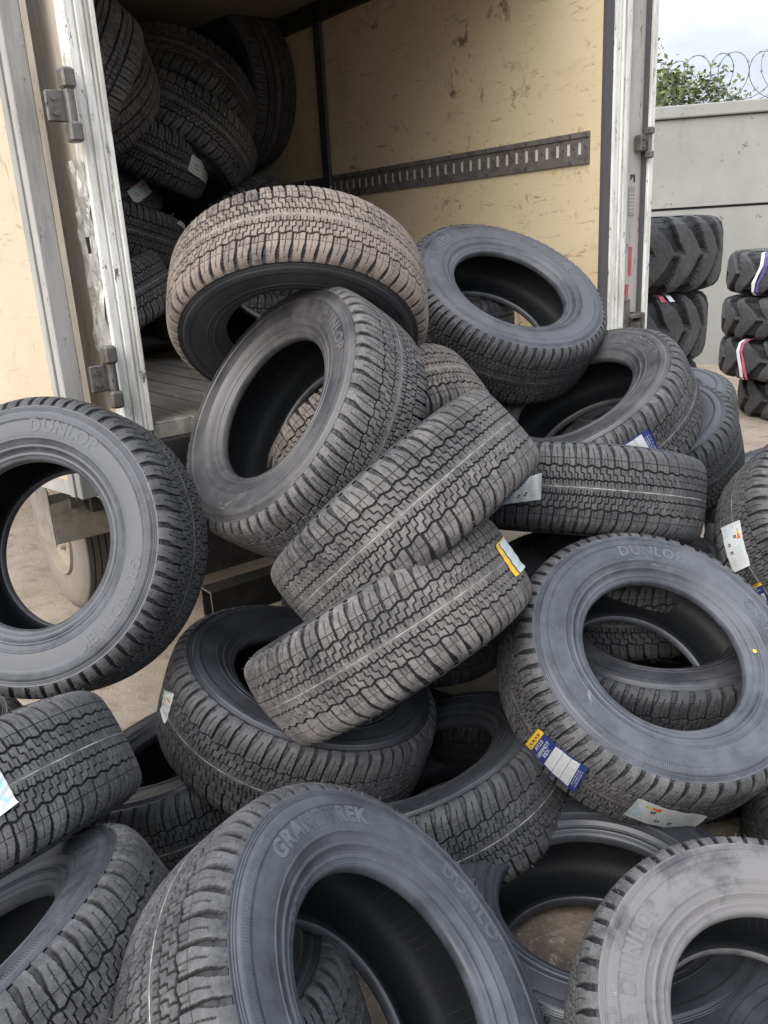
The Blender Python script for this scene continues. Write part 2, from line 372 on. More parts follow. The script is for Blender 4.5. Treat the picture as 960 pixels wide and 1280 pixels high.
def text_mesh(txt, size, r0, th0, depth=.0012, name='lettering', space=1.0, outline=0.):
    """raised letters bent round the sidewall; th0 = angle of the middle of the word"""
    cu = bpy.data.curves.new('t', 'FONT'); cu.body = txt; cu.size = size; cu.align_x = 'CENTER'; cu.align_y = 'CENTER'
    cu.extrude = depth/2; cu.offset = .0016*size/.04; cu.space_character = space; cu.resolution_u = 3
    o = bpy.data.objects.new('t', cu); C.objects.link(o)
    dg = bpy.context.evaluated_depsgraph_get(); dg.update(); me = bpy.data.meshes.new_from_object(o.evaluated_get(dg))
    bpy.data.objects.remove(o); bpy.data.curves.remove(cu)
    import bmesh
    bm = bmesh.new(); bm.from_mesh(me)
    bmesh.ops.triangulate(bm, faces=bm.faces)
    for _ in range(2):
        el = [e for e in bm.edges if e.calc_length() > size*.22]
        if el: bmesh.ops.subdivide_edges(bm, edges=el, cuts=1); bmesh.ops.triangulate(bm, faces=[f for f in bm.faces if len(f.verts) > 3])
    for v in bm.verts:
        x, y, z = v.co; r = r0+y; th = th0-x/r0
        v.co = (r*math.cos(th), r*math.sin(th), side_x(r)+z+depth/2-.0002)
    bm.to_mesh(me); bm.free(); me.name = name; me.materials.clear(); me.materials.append(SIDE)
    return me

FONT = {'A': '01110 10001 10001 11111 10001 10001 10001', 'D': '11110 10001 10001 10001 10001 10001 11110', 'U': '10001 10001 10001 10001 10001 10001 01110', 'N': '10001 11001 10101 10011 10001 10001 10001',
        'L': '10000 10000 10000 10000 10000 10000 11111', 'O': '01110 10001 10001 10001 10001 10001 01110', 'P': '11110 10001 10001 11110 10000 10000 10000', 'G': '01111 10000 10000 10111 10001 10001 01110',
        'R': '11110 10001 10001 11110 10100 10010 10001', 'T': '11111 00100 00100 00100 00100 00100 00100', 'E': '11111 10000 10000 11110 10000 10000 11111', 'K': '10001 10010 10100 11000 10100 10010 10001',
        '2': '01110 10001 00001 00110 01000 10000 11111', '3': '11110 00001 00001 01110 00001 00001 11110', ' ': '00000 '*7, 'B': '11110 10001 10001 11110 10001 10001 11110', 'C': '01111 10000 10000 10000 10000 10000 01111'}
def stamp(g, txt, x, y, mi, sx=1, sy=1):
    for ch in txt:
        rows = FONT[ch].split()
        for j, row in enumerate(rows):
            for i, b in enumerate(row):
                if b == '1':
                    xx, yy = x+i*sx, y+j*sy
                    g[yy:yy+sy, xx:xx+sx] = mi
        x += 6*sx
def label_grid(kind, rg):
    # grid[y, x]; x runs along the label
    if kind == 'brand':
        g = np.zeros((44, 120), int); g[:, :14] = 2; g[:, 14:48] = 1
        for k in range(4): g[8+8*k:11+8*k, 5:9] = 1
        g = g.copy(); t = np.zeros((120, 44), int)-1
        gt = g.T.copy()                                   # text runs across the label
        stamp(gt, 'DUNLOP', 3, 5, 4)
        stamp(gt, 'AT23', 9, 17, 0, 1, 1); stamp(gt, 'GRANDT', 3, 28, 0); stamp(gt, 'REK', 12, 37, 0)
        g = gt.T.copy()
        for x in (66, 84): g[:, x] = 1
        g[:2, 48:104] = 1; g[-2:, 48:104] = 1
        for x in range(50, 102, 3):
            if x not in (65, 66, 83, 84):
                m = np.array([rg.random() < .7 for _ in range(44)]); g[4:-4, x][m[4:-4]] = 6
        g[:, 104:] = 1
        for x in (107, 111, 115): g[8:36, x] = np.where(np.array([rg.random() < .8 for _ in range(28)]), 0, 1)
        return g
    if kind == 'strip':
        g = np.zeros((44, 110), int); g[:9, :] = 2; g[9:12, :] = 1
        for x in range(8, 100, 5):
            for y in range(18, 38):
                if rg.random() < .5: g[y, x:x+2] = 3
        g[:, :5] = 2
        return g
    g = np.zeros((44, 90), int)
    if kind == 'pale':
        g[4:40, 5:85] = np.where(np.array([[rg.random() < .8 for _ in range(80)] for _ in range(36)]), 0, 3)
        for (x, y) in ((50, 12), (64, 24), (30, 30)): g[y-5:y+6, x-6:x+7] = 3
        return g
    for (x, y) in ((8, 8), (14, 14), (8, 22), (18, 7)):
        for _ in range(60): g[np.clip(y+rg.randint(-4, 4), 1, 42), np.clip(x+rg.randint(-4, 4), 1, 88)] = 3
    g[8:14, 36:42] = 4; g[9:12, 38:40] = 0; g[9:16, 52:58] = 4; g[11:13, 54:57] = 0; g[24:30, 24:30] = 4; g[26:28, 26:28] = 0
    for k, c in enumerate((7, 2, 2, 5, 5)): g[33:37, 14+k*3:14+k*3+3] = c
    g[31:39, 29:34] = 5
    for y in (22, 26, 30): 
        for x in range(46, 60): g[y, x] = 3 if rg.random() < .6 else 0
    for y in (8, 12, 16, 24, 28, 32, 36):
        for x in range(64, 84): g[y, x] = 6 if rg.random() < .75 else 0
    for y in range(20, 38, 3):
        for x in range(33, 62): g[y, x] = (6 if x > 44 else 3) if rg.random() < .55 else g[y, x]
    return g
def crown_pt(x, r_off, sc=1.):
    xs = np.array([c[0] for c in CROWN]+[.1372]); rs = np.array([c[1] for c in CROWN]+[.31])
    return float(np.interp(abs(x), xs, rs))+r_off
def sticker(parent, quad, kind, seed, name='paper_label', lift=.0022):
    """quad: four (angle, x) corners on the tread, first edge = start of label"""
    rg = random.Random(seed); g = label_grid(kind, rg); H, Wd = g.shape
    q = [list(p) for p in quad]
    for k in range(1, 4):
        while q[k][0]-q[0][0] > math.pi: q[k][0] -= 2*math.pi
        while q[k][0]-q[0][0] < -math.pi: q[k][0] += 2*math.pi
    a, b, c, d = [np.array(p) for p in q]                 # a-b : start edge ; d-c : end edge
    vs_, fs, mi = [], [], []
    cx = rg.uniform(.6, 1.); 
    for j in range(H+1):
        for i in range(Wd+1):
            u, v = i/Wd, j/H
            th, x = (a*(1-v)+b*v)*(1-u)+(d*(1-v)+c*v)*u
            curl = .006*cx*max(0, (u-.86)/.14)**2+.004*max(0, (.1-u)/.1)**2+.0006*math.sin(u*23+v*5)
            r = crown_pt(x, lift+curl)
            vs_.append((r*math.cos(th), r*math.sin(th), x))
    for j in range(H):
        for i in range(Wd):
            n = j*(Wd+1)+i; fs.append((n, n+1, n+Wd+2, n+Wd+1)); mi.append(int(g[j, i]))
    mb = MB(); mb.v = vs_; mb.f = fs; mb.m = mi
    o = mb.build(name, LABEL_MATS, parent); return o

def pose(c, ax):
    ax = Vector(ax).normalized(); zw = Vector((0, 0, 1)); a = zw-ax*zw.dot(ax)
    if a.length < .15: a = Vector((0, 1, 0))-ax*ax.y
    a.normalize(); b = ax.cross(a)
    return Matrix(((a.x, b.x, ax.x, c[0]), (a.y, b.y, ax.y, c[1]), (a.z, b.z, ax.z, c[2]), (0, 0, 0, 1)))
SQ = random.Random(21)                                   # every tyre sags a little under the others
def tyre(c, ax, s, label, group, dust=.6, hue=.2, line=1., tread=None, side_dust=None, side_hue=None, hairs=True):
    t = empty('car_tyre', (0, 0, 0), label, 'tyre', group)
    t.matrix_world = pose(c, ax) @ Matrix.Diagonal((s*SQ.uniform(.984, .998), s*SQ.uniform(.998, 1.010), s*SQ.uniform(.97, 1.0), 1))
    sdst = dust if side_dust is None else side_dust; shue = hue if side_hue is None else side_hue
    obj('tread', tread or ME_AT, None, t, (dust, hue, line, 1))
    obj('sidewall', ME_SF, None, t, (sdst, shue, 0, 1)); obj('sidewall', ME_SB, None, t, (sdst, shue, 0, 1))
    obj('inner_liner', ME_LN, None, t)
    return t
def letter(t, txt, size, r0, th, dust=.8, hue=.1, depth=.0012, space=1.05):
    return obj('lettering', text_mesh(txt, size, r0, th, depth, space=space), None, t, (dust, hue, 0, 1))
# ------------------------------------------------------------------ ground
def ground_mat():
    q = NM('yard_ground', .85, .3)
    P = q.tc.outputs['Object']
    xyz = q.n('ShaderNodeSeparateXYZ'); q.nt.links.new(P, xyz.inputs[0])
    edge = q.math('ADD', xyz.outputs[1], q.math('MULTIPLY', q.math('SUBTRACT', q.noise(1.6, 4), .5), .9))
    m = q.ramp(edge, 1.72, 1.95)
    sand = q.mix(q.ramp(q.noise(2.4, 8, .65), .3, .7), (.26, .21, .155), (.39, .33, .265))
    sand = q.mix(q.ramp(q.noise(9, 7, .7, dist=.6), .52, .66), sand, (.21, .175, .135))
    sand = q.mix(q.ramp(q.noise(38, 4, .7), .6, .75), sand, (.38, .33, .27))
    st = q.mix(q.ramp(q.noise(5, 8, .72, dist=.5), .36, .62), (.10, .082, .066), (.25, .205, .16))
    st = q.mix(q.ramp(q.noise(26, 6, .75, dist=1), .53, .62), st, (.30, .26, .215))
    q.col(q.mix(m, st, sand))
    h = q.math('ADD', q.noise(20, 8, .7), q.math('MULTIPLY', q.noise(130, 4, .7), .4)); q.bump(h, .012, .8)
    q.rough(q.math('SUBTRACT', .95, q.math('MULTIPLY', q.ramp(q.noise(3, 4), .5, .7), .3)))
    return q.m
mb = MB()
xs = [-60, -20, -8, -4, -2, 0, 2, 4, 8, 20, 60]; ys = [-30, -8, -2, 0, 1, 2, 3, 5, 8, 12, 20, 60]
mb.add([(x, y, 0) for y in ys for x in xs], [(j*11+i, j*11+i+1, (j+1)*11+i+1, (j+1)*11+i) for j in range(11) for i in range(10)])
tag(mb.build('ground', ground_mat()), kind='structure')
mb = MB(); rg = random.Random(8)
for i in range(900):
    if i < 500: x, y = rg.uniform(-1.6, 2.4), rg.uniform(.6, 3.6)
    else: x, y = rg.uniform(-3.5, 5), rg.uniform(2.5, 9)
    r = rg.uniform(.002, .007)*(1 if rg.random() < .93 else 2.2); a = rg.random()*6.28
    pts = [(x+r*math.cos(a+k*1.57)*rg.uniform(.7, 1.2), y+r*math.sin(a+k*1.57)*rg.uniform(.7, 1.2), 0) for k in range(4)]
    top = (x, y, r*rg.uniform(.6, 1.1)); b = pts+[top]
    mb.add(b, [(0, 1, 4), (1, 2, 4), (2, 3, 4), (3, 0, 4)])
tag(mb.build('gravel', flat('grit_stone', (.25, .21, .16), .9, var=.5, nscale=4)), kind='stuff')

# ------------------------------------------------------------------ boundary wall, razor wire, tree
def render_mat():
    q = NM('wall_render', .85, .25)
    c = q.mix(q.ramp(q.noise(1.1, 6, .6), .3, .7), (.235, .235, .222), (.30, .30, .283))
    c = q.mix(q.math('MULTIPLY', q.ramp(q.noise(2.5, 6, .7, sc=(1, 1, .18)), .55, .75), .5), c, (.17, .165, .15))
    c = q.mix(q.ramp(q.noise(5, 5, .8), .62, .66), c, (.13, .12, .10))
    q.col(c); q.bump(q.noise(40, 5), .003, .6); return q.m
WR = render_mat(); WDK = flat('wall_joint', (.06, .058, .055), .9)
BW = math.radians(-10)
Mw = Matrix.Translation((4.15, 10.5, 0)) @ Matrix.Rotation(BW, 4, 'Z')
wall = empty('boundary_wall', (0, 0, 0), 'pale grey rendered boundary wall with a coping, running behind the truck', 'wall'); wall.matrix_world = Mw
mb = MB(); mb.box(-14, 12, 0, .18, 0, 1.865); mb.build('lower_panel', WR, wall)
mb = MB(); mb.box(-14, 12, .03, .16, 1.865, 1.895); mb.build('joint', WDK, wall)
mb = MB(); mb.box(-14, 12, -.02, .18, 1.895, 2.86); mb.build('upper_panel', WR, wall)
mb = MB(); mb.box(-14, 12, .01, .17, 2.86, 2.875, 0); mb.box(-14, 12, -.07, .25, 2.875, 3.01, 0, bev=.012); mb.build('coping', WR, wall)
WIRE = flat('galvanised_wire', (.10, .105, .12), .5, .3)
rw = empty('razor_wire', (0, 0, 0), 'coiled razor wire looping along the top of the grey wall', 'razor wire'); rw.matrix_world = Mw
for kk, (ph, pit, rr) in enumerate(((0, .42, .27), (2.4, .46, .25))):
    mb = MB(); pts = []; rg = random.Random(kk)
    n_ = 30
    for i in range(int(26*n_/ (pit*2.4))):
        t = i/n_*2*math.pi; x = -5+i/n_*pit*1.0; 
        if x > 9: break
        wob = .03*math.sin(x*2.1+kk)
        pts.append((x+rr*.95*math.cos(t+ph), .09+.10*math.sin(t*.5+kk), 3.0+rr+wob+rr*math.sin(t+ph)))
    mb.tube(pts, .0042, 4, cap=False)
    for i in range(0, len(pts)-1, 3):
        p = Vector(pts[i]); q_ = Vector(pts[i+1]); t = (q_-p).normalized(); s_ = t.cross(Vector((rg.uniform(-1, 1), rg.uniform(-1, 1), rg.uniform(-1, 1)))).normalized()
        l = .032
        for sg in (-1, 1):
            mb.add([p-t*.006, p+t*.006, p+t*.016+s_*sg*l*.6, p-t*.016+s_*sg*l*.6, p+s_*sg*.004], [(0, 1, 2), (1, 0, 3)])
        mb.box(-.012, .012, -.004, .004, -.004, .004, M=Matrix.Translation(p) @ t.to_track_quat('X', 'Z').to_matrix().to_4x4())
    mb.build('wire_coil', WIRE, rw)
LEAF = NM('leaf_green', .6, .3)
geo_ = LEAF.n('ShaderNodeNewGeometry')
LEAF.col(LEAF.mix(geo_.outputs['Random Per Island'], (.06, .085, .03), (.19, .22, .085)))
LEAF.b.inputs['Transmission Weight'].default_value = 0
LEAF = LEAF.m
BARK = flat('bark_brown', (.12, .09, .06), .9, var=.4)
tree = empty('broadleaf_tree', (3.75, 13.2, 0), 'light green leafy tree rising behind the grey boundary wall', 'tree')
mb = MB(); mb.tube([(0, 0, 0), (.05, 0, 1.2), (-.05, .1, 2.3), (0, .05, 3.2)], [.17, .14, .11, .07], 10)
rg = random.Random(11); tips = []
for i in range(44):
    a = rg.random()*6.28; L0 = rg.uniform(.9, 2.1); h0 = rg.uniform(1.9, 3.1); el = rg.uniform(.05, .75)
    d_ = Vector((math.cos(a)*math.cos(el), math.sin(a)*math.cos(el)*.7, math.sin(el)))
    if h0+math.sin(el)*L0 > 4.3-.55*max(0, math.cos(a)*math.cos(el)*L0): continue
    p0 = Vector((0, .05, h0)); p1 = p0+d_*L0*.5+Vector((0, 0, .08)); p2 = p0+d_*L0
    mb.tube([p0, p1, p2], [.04, .025, .008], 5); tips.append((p1, p2))
mb.build('trunk', BARK, tree)
mb = MB()
for p1, p2 in tips:
    for k in range(10):
        c = p1.lerp(p2, rg.random()*1.1)+Vector((rg.gauss(0, .12), rg.gauss(0, .12), rg.gauss(0, .08)))
        for j in range(52):
            p = c+Vector((rg.gauss(0, .15), rg.gauss(0, .15), rg.gauss(0, .10)))
            if p.z > 4.55-.62*max(0, p.x-.1): continue
            s_ = rg.uniform(.028, .060); u_ = Vector((rg.gauss(0, 1), rg.gauss(0, 1), rg.gauss(0, .5))).normalized(); v_ = u_.cross(Vector((rg.gauss(0, 1), rg.gauss(0, 1), rg.gauss(0, 1)))).normalized()
            mb.add([p-u_*s_, p+v_*s_*.5, p+u_*s_, p-v_*s_*.5], [(0, 1, 2, 3)])
mb.build('crown', LEAF, tree)

# ------------------------------------------------------------------ box truck.  local frame: x = across the opening (0..2.15), y = along the body, z up
TL = Vector((-.697, 2.533, 0))
truck = empty('box_truck', TL, 'old box truck with cream plywood lined body, open at the rear and loaded with tyres', 'truck', rz=math.atan2(.602, .799))
def scuffed(name, base, base2, dark, grain=(1, 1, 1), amt=.85, rough=.55):
    q = NM(name, rough, .35)
    c = q.mix(q.ramp(q.noise(1.4, 7, .6), .3, .7), base, base2)
    c = q.mix(q.math('MULTIPLY', q.ramp(q.noise(3.2, 8, .72, dist=.8), .56, .70), .45), c, tuple(x*.62 for x in base))
    a = q.ramp(q.noise(7, 9, .78, sc=grain, dist=1.3), .565, .63)
    b = q.ramp(q.noise(2.1, 4, .6, off=(3, 1, 2)), .44, .56)
    c = q.mix(q.math('MULTIPLY', q.math('MULTIPLY', a, b), amt), c, dark)
    sc2 = q.math('MULTIPLY', q.ramp(q.noise(5, 8, .8, sc=(1, 1.2, 6), off=(9, 4, 2), dist=.6), .575, .63), amt)
    c = q.mix(q.math('MULTIPLY', sc2, .7), c, dark)
    c = q.mix(q.ramp(q.noise(60, 3, .8, off=(1, 7, 2)), .72, .76), c, tuple(x*.4 for x in base))
    q.col(c); q.bump(q.noise(18, 7, .7), .003, .4); return q.m
LINING = scuffed('lining_cream', (.60, .49, .31), (.67, .56, .38), (.14, .095, .06))
PLY = scuffed('door_plywood', (.46, .385, .27), (.54, .455, .335), (.22, .15, .09), grain=(1, 1, .5), amt=.7)
def metal_paint(name, c, dirt, amt=.5, rough=.5, metal=.0, sc=(1, 1, .12)):
    q = NM(name, rough, .4, metal)
    k = q.mix(q.ramp(q.noise(2.5, 6, .65), .3, .7), tuple(x*.86 for x in c), c)
    k = q.mix(q.math('MULTIPLY', q.ramp(q.noise(14, 7, .75, sc=sc), .46, .62), amt), k, dirt)
    k = q.mix(q.math('MULTIPLY', q.ramp(q.noise(34, 6, .8, sc=(1, 1, .35)), .60, .64), amt*1.5), k, tuple(x*.35 for x in dirt))
    q.col(k); q.bump(q.noise(30, 5), .0012, .4); return q.m
ALU = metal_paint('post_white', (.74, .74, .70), (.26, .22, .17), .65)
ALU2 = metal_paint('door_frame_grey', (.38, .37, .35), (.15, .145, .13), .5)
BEIGE = metal_paint('side_beige', (.58, .52, .42), (.24, .20, .15), .5)
RPANEL = metal_paint('panel_greyed', (.42, .395, .37), (.24, .21, .19), .5)
GASK = flat('gasket_dark', (.07, .07, .075), .7)
STEEL = metal_paint('rail_steel', (.22, .20, .185), (.06, .05, .045), .6, .5, .3, sc=(1, 1, 1))
DARK = metal_paint('chassis_black', (.022, .021, .020), (.06, .05, .04), .6, .6, 0, sc=(1, 1, 1))
HINGE = metal_paint('hinge_steel', (.15, .143, .133), (.07, .055, .045), .8, .45, .4, sc=(1, 1, 1))
def floor_mat():
    q = NM('bed_floor', .7, .35)
    c = q.mix(q.ramp(q.noise(6, 8, .7, sc=(3.5, .6, 1), dist=.6), .3, .68), (.15, .135, .12), (.33, .30, .265))
    c = q.mix(q.ramp(q.noise(11, 7, .8, sc=(1.5, .5, 1)), .58, .68), c, (.42, .39, .35))
    q.col(c); q.bump(q.noise(30, 6, .7, sc=(3, .5, 1)), .004, .6); return q.m
BED = floor_mat()
ZF, ZC, LEN, WD = 1.17, 3.0, 5.6, 2.15
mb = MB(); mb.box(0, WD, 0, LEN, ZF-.05, ZF-.008)
for k in range(17): x = .012+k*.127; mb.box(x, x+.118, 0.004, LEN, ZF-.009, ZF, bev=.003)
mb.build('bed_floor', BED, truck)
mb = MB(); mb.box(WD, WD+.05, .012, LEN, ZF-.05, ZC+.06)
rw_ = mb.build('side_lining', LINING, truck)
mb = MB(); mb.box(-.076, -.001, .008, LEN, ZF-.30, ZC+.06); mb.build('side_panel', BEIGE, truck)
mb = MB(); mb.box(-.001, .004, .02, LEN, ZF, ZC); mb.build('side_lining', LINING, truck)
mb = MB(); mb.box(WD+.05, WD+.30, .2, LEN, ZF-.3, ZC+.06); mb.build('side_panel', BEIGE, truck)
mb = MB(); mb.box(-.083, WD+.3, 0, LEN, ZC+.06, ZC+.11); mb.build('roof', ALU, truck)
mb = MB(); mb.box(0.005, WD-.002, .02, LEN, ZC, ZC+.057)
mb.build('ceiling_lining', flat('ceiling_brown', (.30, .25, .19), .8), truck)
mb = MB(); mb.box(0.004, WD, LEN-.06, LEN-.002, ZF, ZC); mb.build('bulkhead', LINING, truck)
mb = MB(); mb.box(WD-.05, WD, .02, LEN-.06, ZC-.10, ZC-.001, bev=.006); mb.box(WD-.056, WD-.05, .02, LEN-.06, ZC-.035, ZC-.02); mb.build('roof_rail', DARK, truck)
# lashing rail with slots, on the right hand lining
mb = MB(); z0, z1 = 1.943, 2.072; yA, yB = .068, LEN-.1; xw = WD
mb.box(xw-.013, xw-.0005, yA, yB, z0, z0+.022); mb.box(xw-.013, xw-.0005, yA, yB, z1-.022, z1)
mb.box(xw-.006, xw-.0005, yA, yB, z0+.022, z0+.040); mb.box(xw-.006, xw-.0005, yA, yB, z1-.040, z1-.022)
y = yA; sp = .0622
while y < yB-sp:
    mb.box(xw-.006, xw-.0005, y, y+sp-.017, z0+.040, z1-.040)
    y += sp
mb.box(xw-.006, xw-.0005, y, yB, z0+.04, z1-.04)
y = yA+sp-.017
while y < yB-sp: mb.box(xw-.0035, xw-.0006, y, y+.017, z0+.040, z1-.040, 1); y += sp
y = yA+.022
while y < yB-sp:
    c = Vector((xw-.0065, y, (z0+z1)/2)); n_ = 10
    mb.add([c+Vector((0, .0065*math.cos(k*2*math.pi/n_), .0065*math.sin(k*2*math.pi/n_))) for k in range(n_)], [tuple(range(n_-1, -1, -1))], 2)
    y += sp
y = yA+.1
while y < yB:
    for zz in (z0+.011, z1-.011): mb.box(xw-.017, xw-.013, y-.006, y+.006, zz-.006, zz+.006, 2)
    y += .26
rail = mb.build('lashing_rail', [STEEL, flat('slot_bright', (.62, .60, .52), .5), GASK], truck)
mb = MB(); mb.box(xw-.035, xw-.0145, 2.00, 2.075, ZF+.02, ZC-.1, bev=.004); mb.build('lining_strut', flat('strut_dark', (.05, .05, .052), .6), truck)
# left rear post: ribbed white profile
def ribbed(x0, x1, ribs, z0, z1, depth=.012, seed=1):
    mb = MB(); mb.box(x0, x1, 0, .06, z0, z1)
    for a, b, h in ribs:
        mb.box(x0+(x1-x0)*a, x0+(x1-x0)*b, -h, .0005, z0, z1, bev=.002)
    return mb
ribbed(-.083, 0, ((0, .30, .006), (.36, .62, .010), (.68, .80, .004), (.84, 1.0, .012)), ZF-.02, ZC+.06).build('rear_post', ALU, truck)
mb = ribbed(WD+.05, WD+.165, ((0, .12, .012), (.16, .42, .006), (.46, .56, .012), (.60, .66, .004), (.72, 1., .009)), 1.30-.12, ZC+.06); mb.build('rear_post', ALU, truck)
mb = MB(); mb.box(WD-.002, WD+.0495, -.004, .012, ZF-.02, ZC+.06); mb.build('door_seal', GASK, truck)
mb = MB(); mb.box(WD+.166, WD+.308, .02, .055, 1.29, ZC+.06); xp = WD+.190
mb.box(xp+.022, xp+.062, .0175, .0195, 1.72, 1.84, 1)
for z in (1.735, 1.75, 1.765, 1.78, 1.795, 1.81): mb.box(xp+.026, xp+.058, .0165, .0172, z, z+.007, 2)
mb.box(xp+.030, xp+.062, .0165, .0188, 1.885, 1.893, 3); mb.box(xp+.055, xp+.062, .0165, .0188, 1.862, 1.885, 3); mb.box(xp+.030, xp+.037, .0165, .0188, 1.872, 1.885, 3)
mb.box(xp+.036, xp+.056, .0165, .0192, 1.46, 1.585, 4); mb.box(xp+.018, xp+.038, .0165, .0192, 1.365, 1.42, 4)
for k in range(16): z = 1.60+k*.0135; mb.box(xp+.004, xp+.011+.004*(k % 2), .0165, .0192, z, z+.009, 5)
mb.build('hinge_panel', [RPANEL, flat('mark_grey', (.27, .25, .24), .7), flat('mark_pale', (.40, .38, .36), .7), INK, flat('reflector_red', (.42, .07, .09), .4), GREEN], truck)
mb = MB(); mb.box(WD+.309, WD+.345, -.012, .20, ZF+.02, ZC+.06, bev=.004); mb.build('side_flange', ALU, truck)
mb = MB(); mb.box(WD+.309-.014, WD+.309, .0, .05, ZF+.1, ZC+.05); mb.build('flange_seal', GASK, truck)
# latch / hinge knuckles on the right
def knuckle(name, x, z, s, parent=truck):
    e = MB(); e.box(x-.035*s, x+.02*s, -.022, .018, z-.045*s, z+.045*s, bev=.005)
    e.tube([(x+.03*s, -.03, z-.085*s), (x+.03*s, -.03, z+.085*s)], .012*s, 12)
    e.box(x+.012*s, x+.048*s, -.047, -.012, z-.085*s, z-.045*s, bev=.005); e.box(x+.012*s, x+.048*s, -.047, -.012, z+.045*s, z+.085*s, bev=.005)
    for dz in (-.022, .022): e.tube([(x-.02*s, -.022, z+dz*s), (x-.02*s, -.032, z+dz*s)], .008*s, 8)
    return e.build(name, HINGE, parent)
knuckle('hinge', WD+.262, 2.02, .75); 
mb = MB(); mb.box(WD+.2, WD+.30, -.03, .02, 1.265, 1.285, bev=.004); mb.box(WD+.27, WD+.29, -.04, .02, 1.19, 1.29, bev=.004); mb.box(WD+.16, WD+.22, -.01, .03, 1.17, 1.36, bev=.01); mb.box(WD+.22, WD+.235, -.05, .0, 1.19, 1.25)
mb.build('door_latch', HINGE, truck)
# sill, bumper, chassis
mb = MB(); mb.box(-.085, WD+.34, -.02, .08, ZF-.16, ZF-.052, bev=.006); mb.build('rear_sill', DARK, truck)
mb = MB()
for x in (.65, 1.45): mb.box(x, x+.08, .02, LEN, .72, .94, bev=.01)
for y in (.5, 1.0, 1.5, 2.0, 2.6, 3.2, 4.0, 4.8): mb.box(-.07, WD+.3, y, y+.06, .94, ZF-.052)
for x in (.45, 1.2, 1.9): mb.box(x, x+.05, .03, .08, .62, ZF-.16)
mb.box(.02, 2.2, .35, .38, .60, ZF-.05)
mb.build('chassis', DARK, truck)
mb = MB()
def channel(mb, x0, x1, y0, y1, z0, z1, t=.006):
    mb.box(x0, x1, y0, y1, z1-t, z1); mb.box(x0, x1, y0, y1, z0, z0+t); mb.box(x0, x1, y0, y0+t, z0+t, z1-t); mb.box(x0, x1, y1-t, y1, z0+t, z1-t)
channel(mb, .116, 2.05, -.02, .06, .465, .575)
for x in (.6, 1.5): mb.box(x, x+.05, .0, .05, .577, .72)
bmp = mb.build('bumper_bar', DARK, truck)
mb = MB(); mb.box(.10, 2.05, .085, .10, .60, 1.00, bev=.004); mb.box(.70, .72, .078, .085, .60, 1.0); mb.build('rear_panel', DARK, truck)
mb = MB(); mb.box(.112, .1155, -.021, -.014, .463, .577); mb.box(.112, .1155, .054, .061, .463, .577); mb.box(.112, .1155, -.014, .054, .57, .577); mb.box(.112, .1155, -.014, .054, .463, .47)
mb.build('bumper_end', HINGE, bmp)
# wheel
def lathe_pts(prof, N, mi=0):
    vs_, fs = [], []
    for i in range(N):
        t = 2*math.pi*i/N
        for x, r in prof: vs_.append((x, r*math.cos(t), r*math.sin(t)))
    M_ = len(prof)
    for i in range(N):
        for j in range(M_-1): a = i*M_+j; b = ((i+1) % N)*M_+j; fs.append((a, a+1, b+1, b))
    return vs_, fs
DUSTY = flat('dusty_rubber', (.19, .165, .135), .9, var=.25, nscale=12)
def truck_wheel(x0, y0, z0=.405):
    wz = empty('wheel', (x0, y0, z0)); wz.parent = truck
    prof = [(.012, .225), (.002, .245), (-.006, .30), (-.002, .35), (.008, .375), (.022, .392)]
    v, f = lathe_pts(prof, 64); mb = MB(); mb.add(v, f); ty = mb.build('tyre', DUSTY, wz, smooth=True)
    tp = [(.022, .392)]; nb = 6; w_ = .19
    for k in range(nb):
        a = .022+w_*k/nb; tp += [(a+.003, .401), (a+w_/nb-.006, .401), (a+w_/nb-.004, .390), (a+w_/nb, .390)]
    tp += [(.022+w_+.02, .35), (.022+w_+.02, .25)]
    v, f = lathe_pts(tp, 150); mb = MB(); mb.add(v, f)
    t2 = mb.build('tread', flat('tread_dusty', (.085, .075, .062), .9, var=.4, nscale=40), ty)
    rp_ = [(.012, .225), (-.004, .222), (-.002, .205), (.03, .195), (.05, .16), (.058, .11), (.04, .09), (.035, .0)]
    v, f = lathe_pts(rp_, 64); mb = MB(); mb.add(v, f)
    for k in range(6):
        a = k*math.pi/3; mb.tube([(.052, .135*math.cos(a), .135*math.sin(a)), (.03, .135*math.cos(a), .135*math.sin(a))], .012, 6)
    mb.build('rim', flat('rim_cream', (.25, .21, .16), .7, var=.3, nscale=9), wz, smooth=False)
    return wz
truck_wheel(.085, 1.66); truck_wheel(.33, 1.66)
wq = truck_wheel(WD-.085+.1, 1.66); wq.rotation_euler = (0, 0, math.pi)
# guard and lamp bracket ahead of the wheel
GUARD = metal_paint('guard_grey', (.26, .235, .20), (.13, .11, .09), .6, .6, 0, sc=(1, 1, 1))
mb = MB(); mb.box(-.085, .30, 1.0, 1.02, .54, .715, bev=.004); mb.box(-.085, .30, 1.02, 1.16, .705, .715); mb.box(-.09, -.083, 1.0, 1.22, .53, .80, bev=.003); mb.build('mudguard', GUARD, truck)
mb = MB(); mb.box(.06, .12, .94, 1.0, .66, .80, bev=.004); mb.box(.02, .34, .97, 1.0, .80, .94); mb.build('lamp_bracket', DARK, truck)
mb = MB(); mb.tube([(.015, .96, .72), (.015, .96, .80)], .012, 8); mb.tube([(.015, .96, .80), (.06, .95, .82)], .008, 8); mb.box(-.02, .045, .95, .985, .69, .735, bev=.005); mb.build('latch_hook', HINGE, truck)

# open door, swung back against the side of the body; local x runs away from the hinge
door = empty('door', (-.17, .10, 0)); door.parent = truck
dd = Vector((-.743, .669, 0)); base = math.atan2(.602, .799)
door.rotation_euler = (0, 0, math.atan2(dd.y, dd.x)-base)
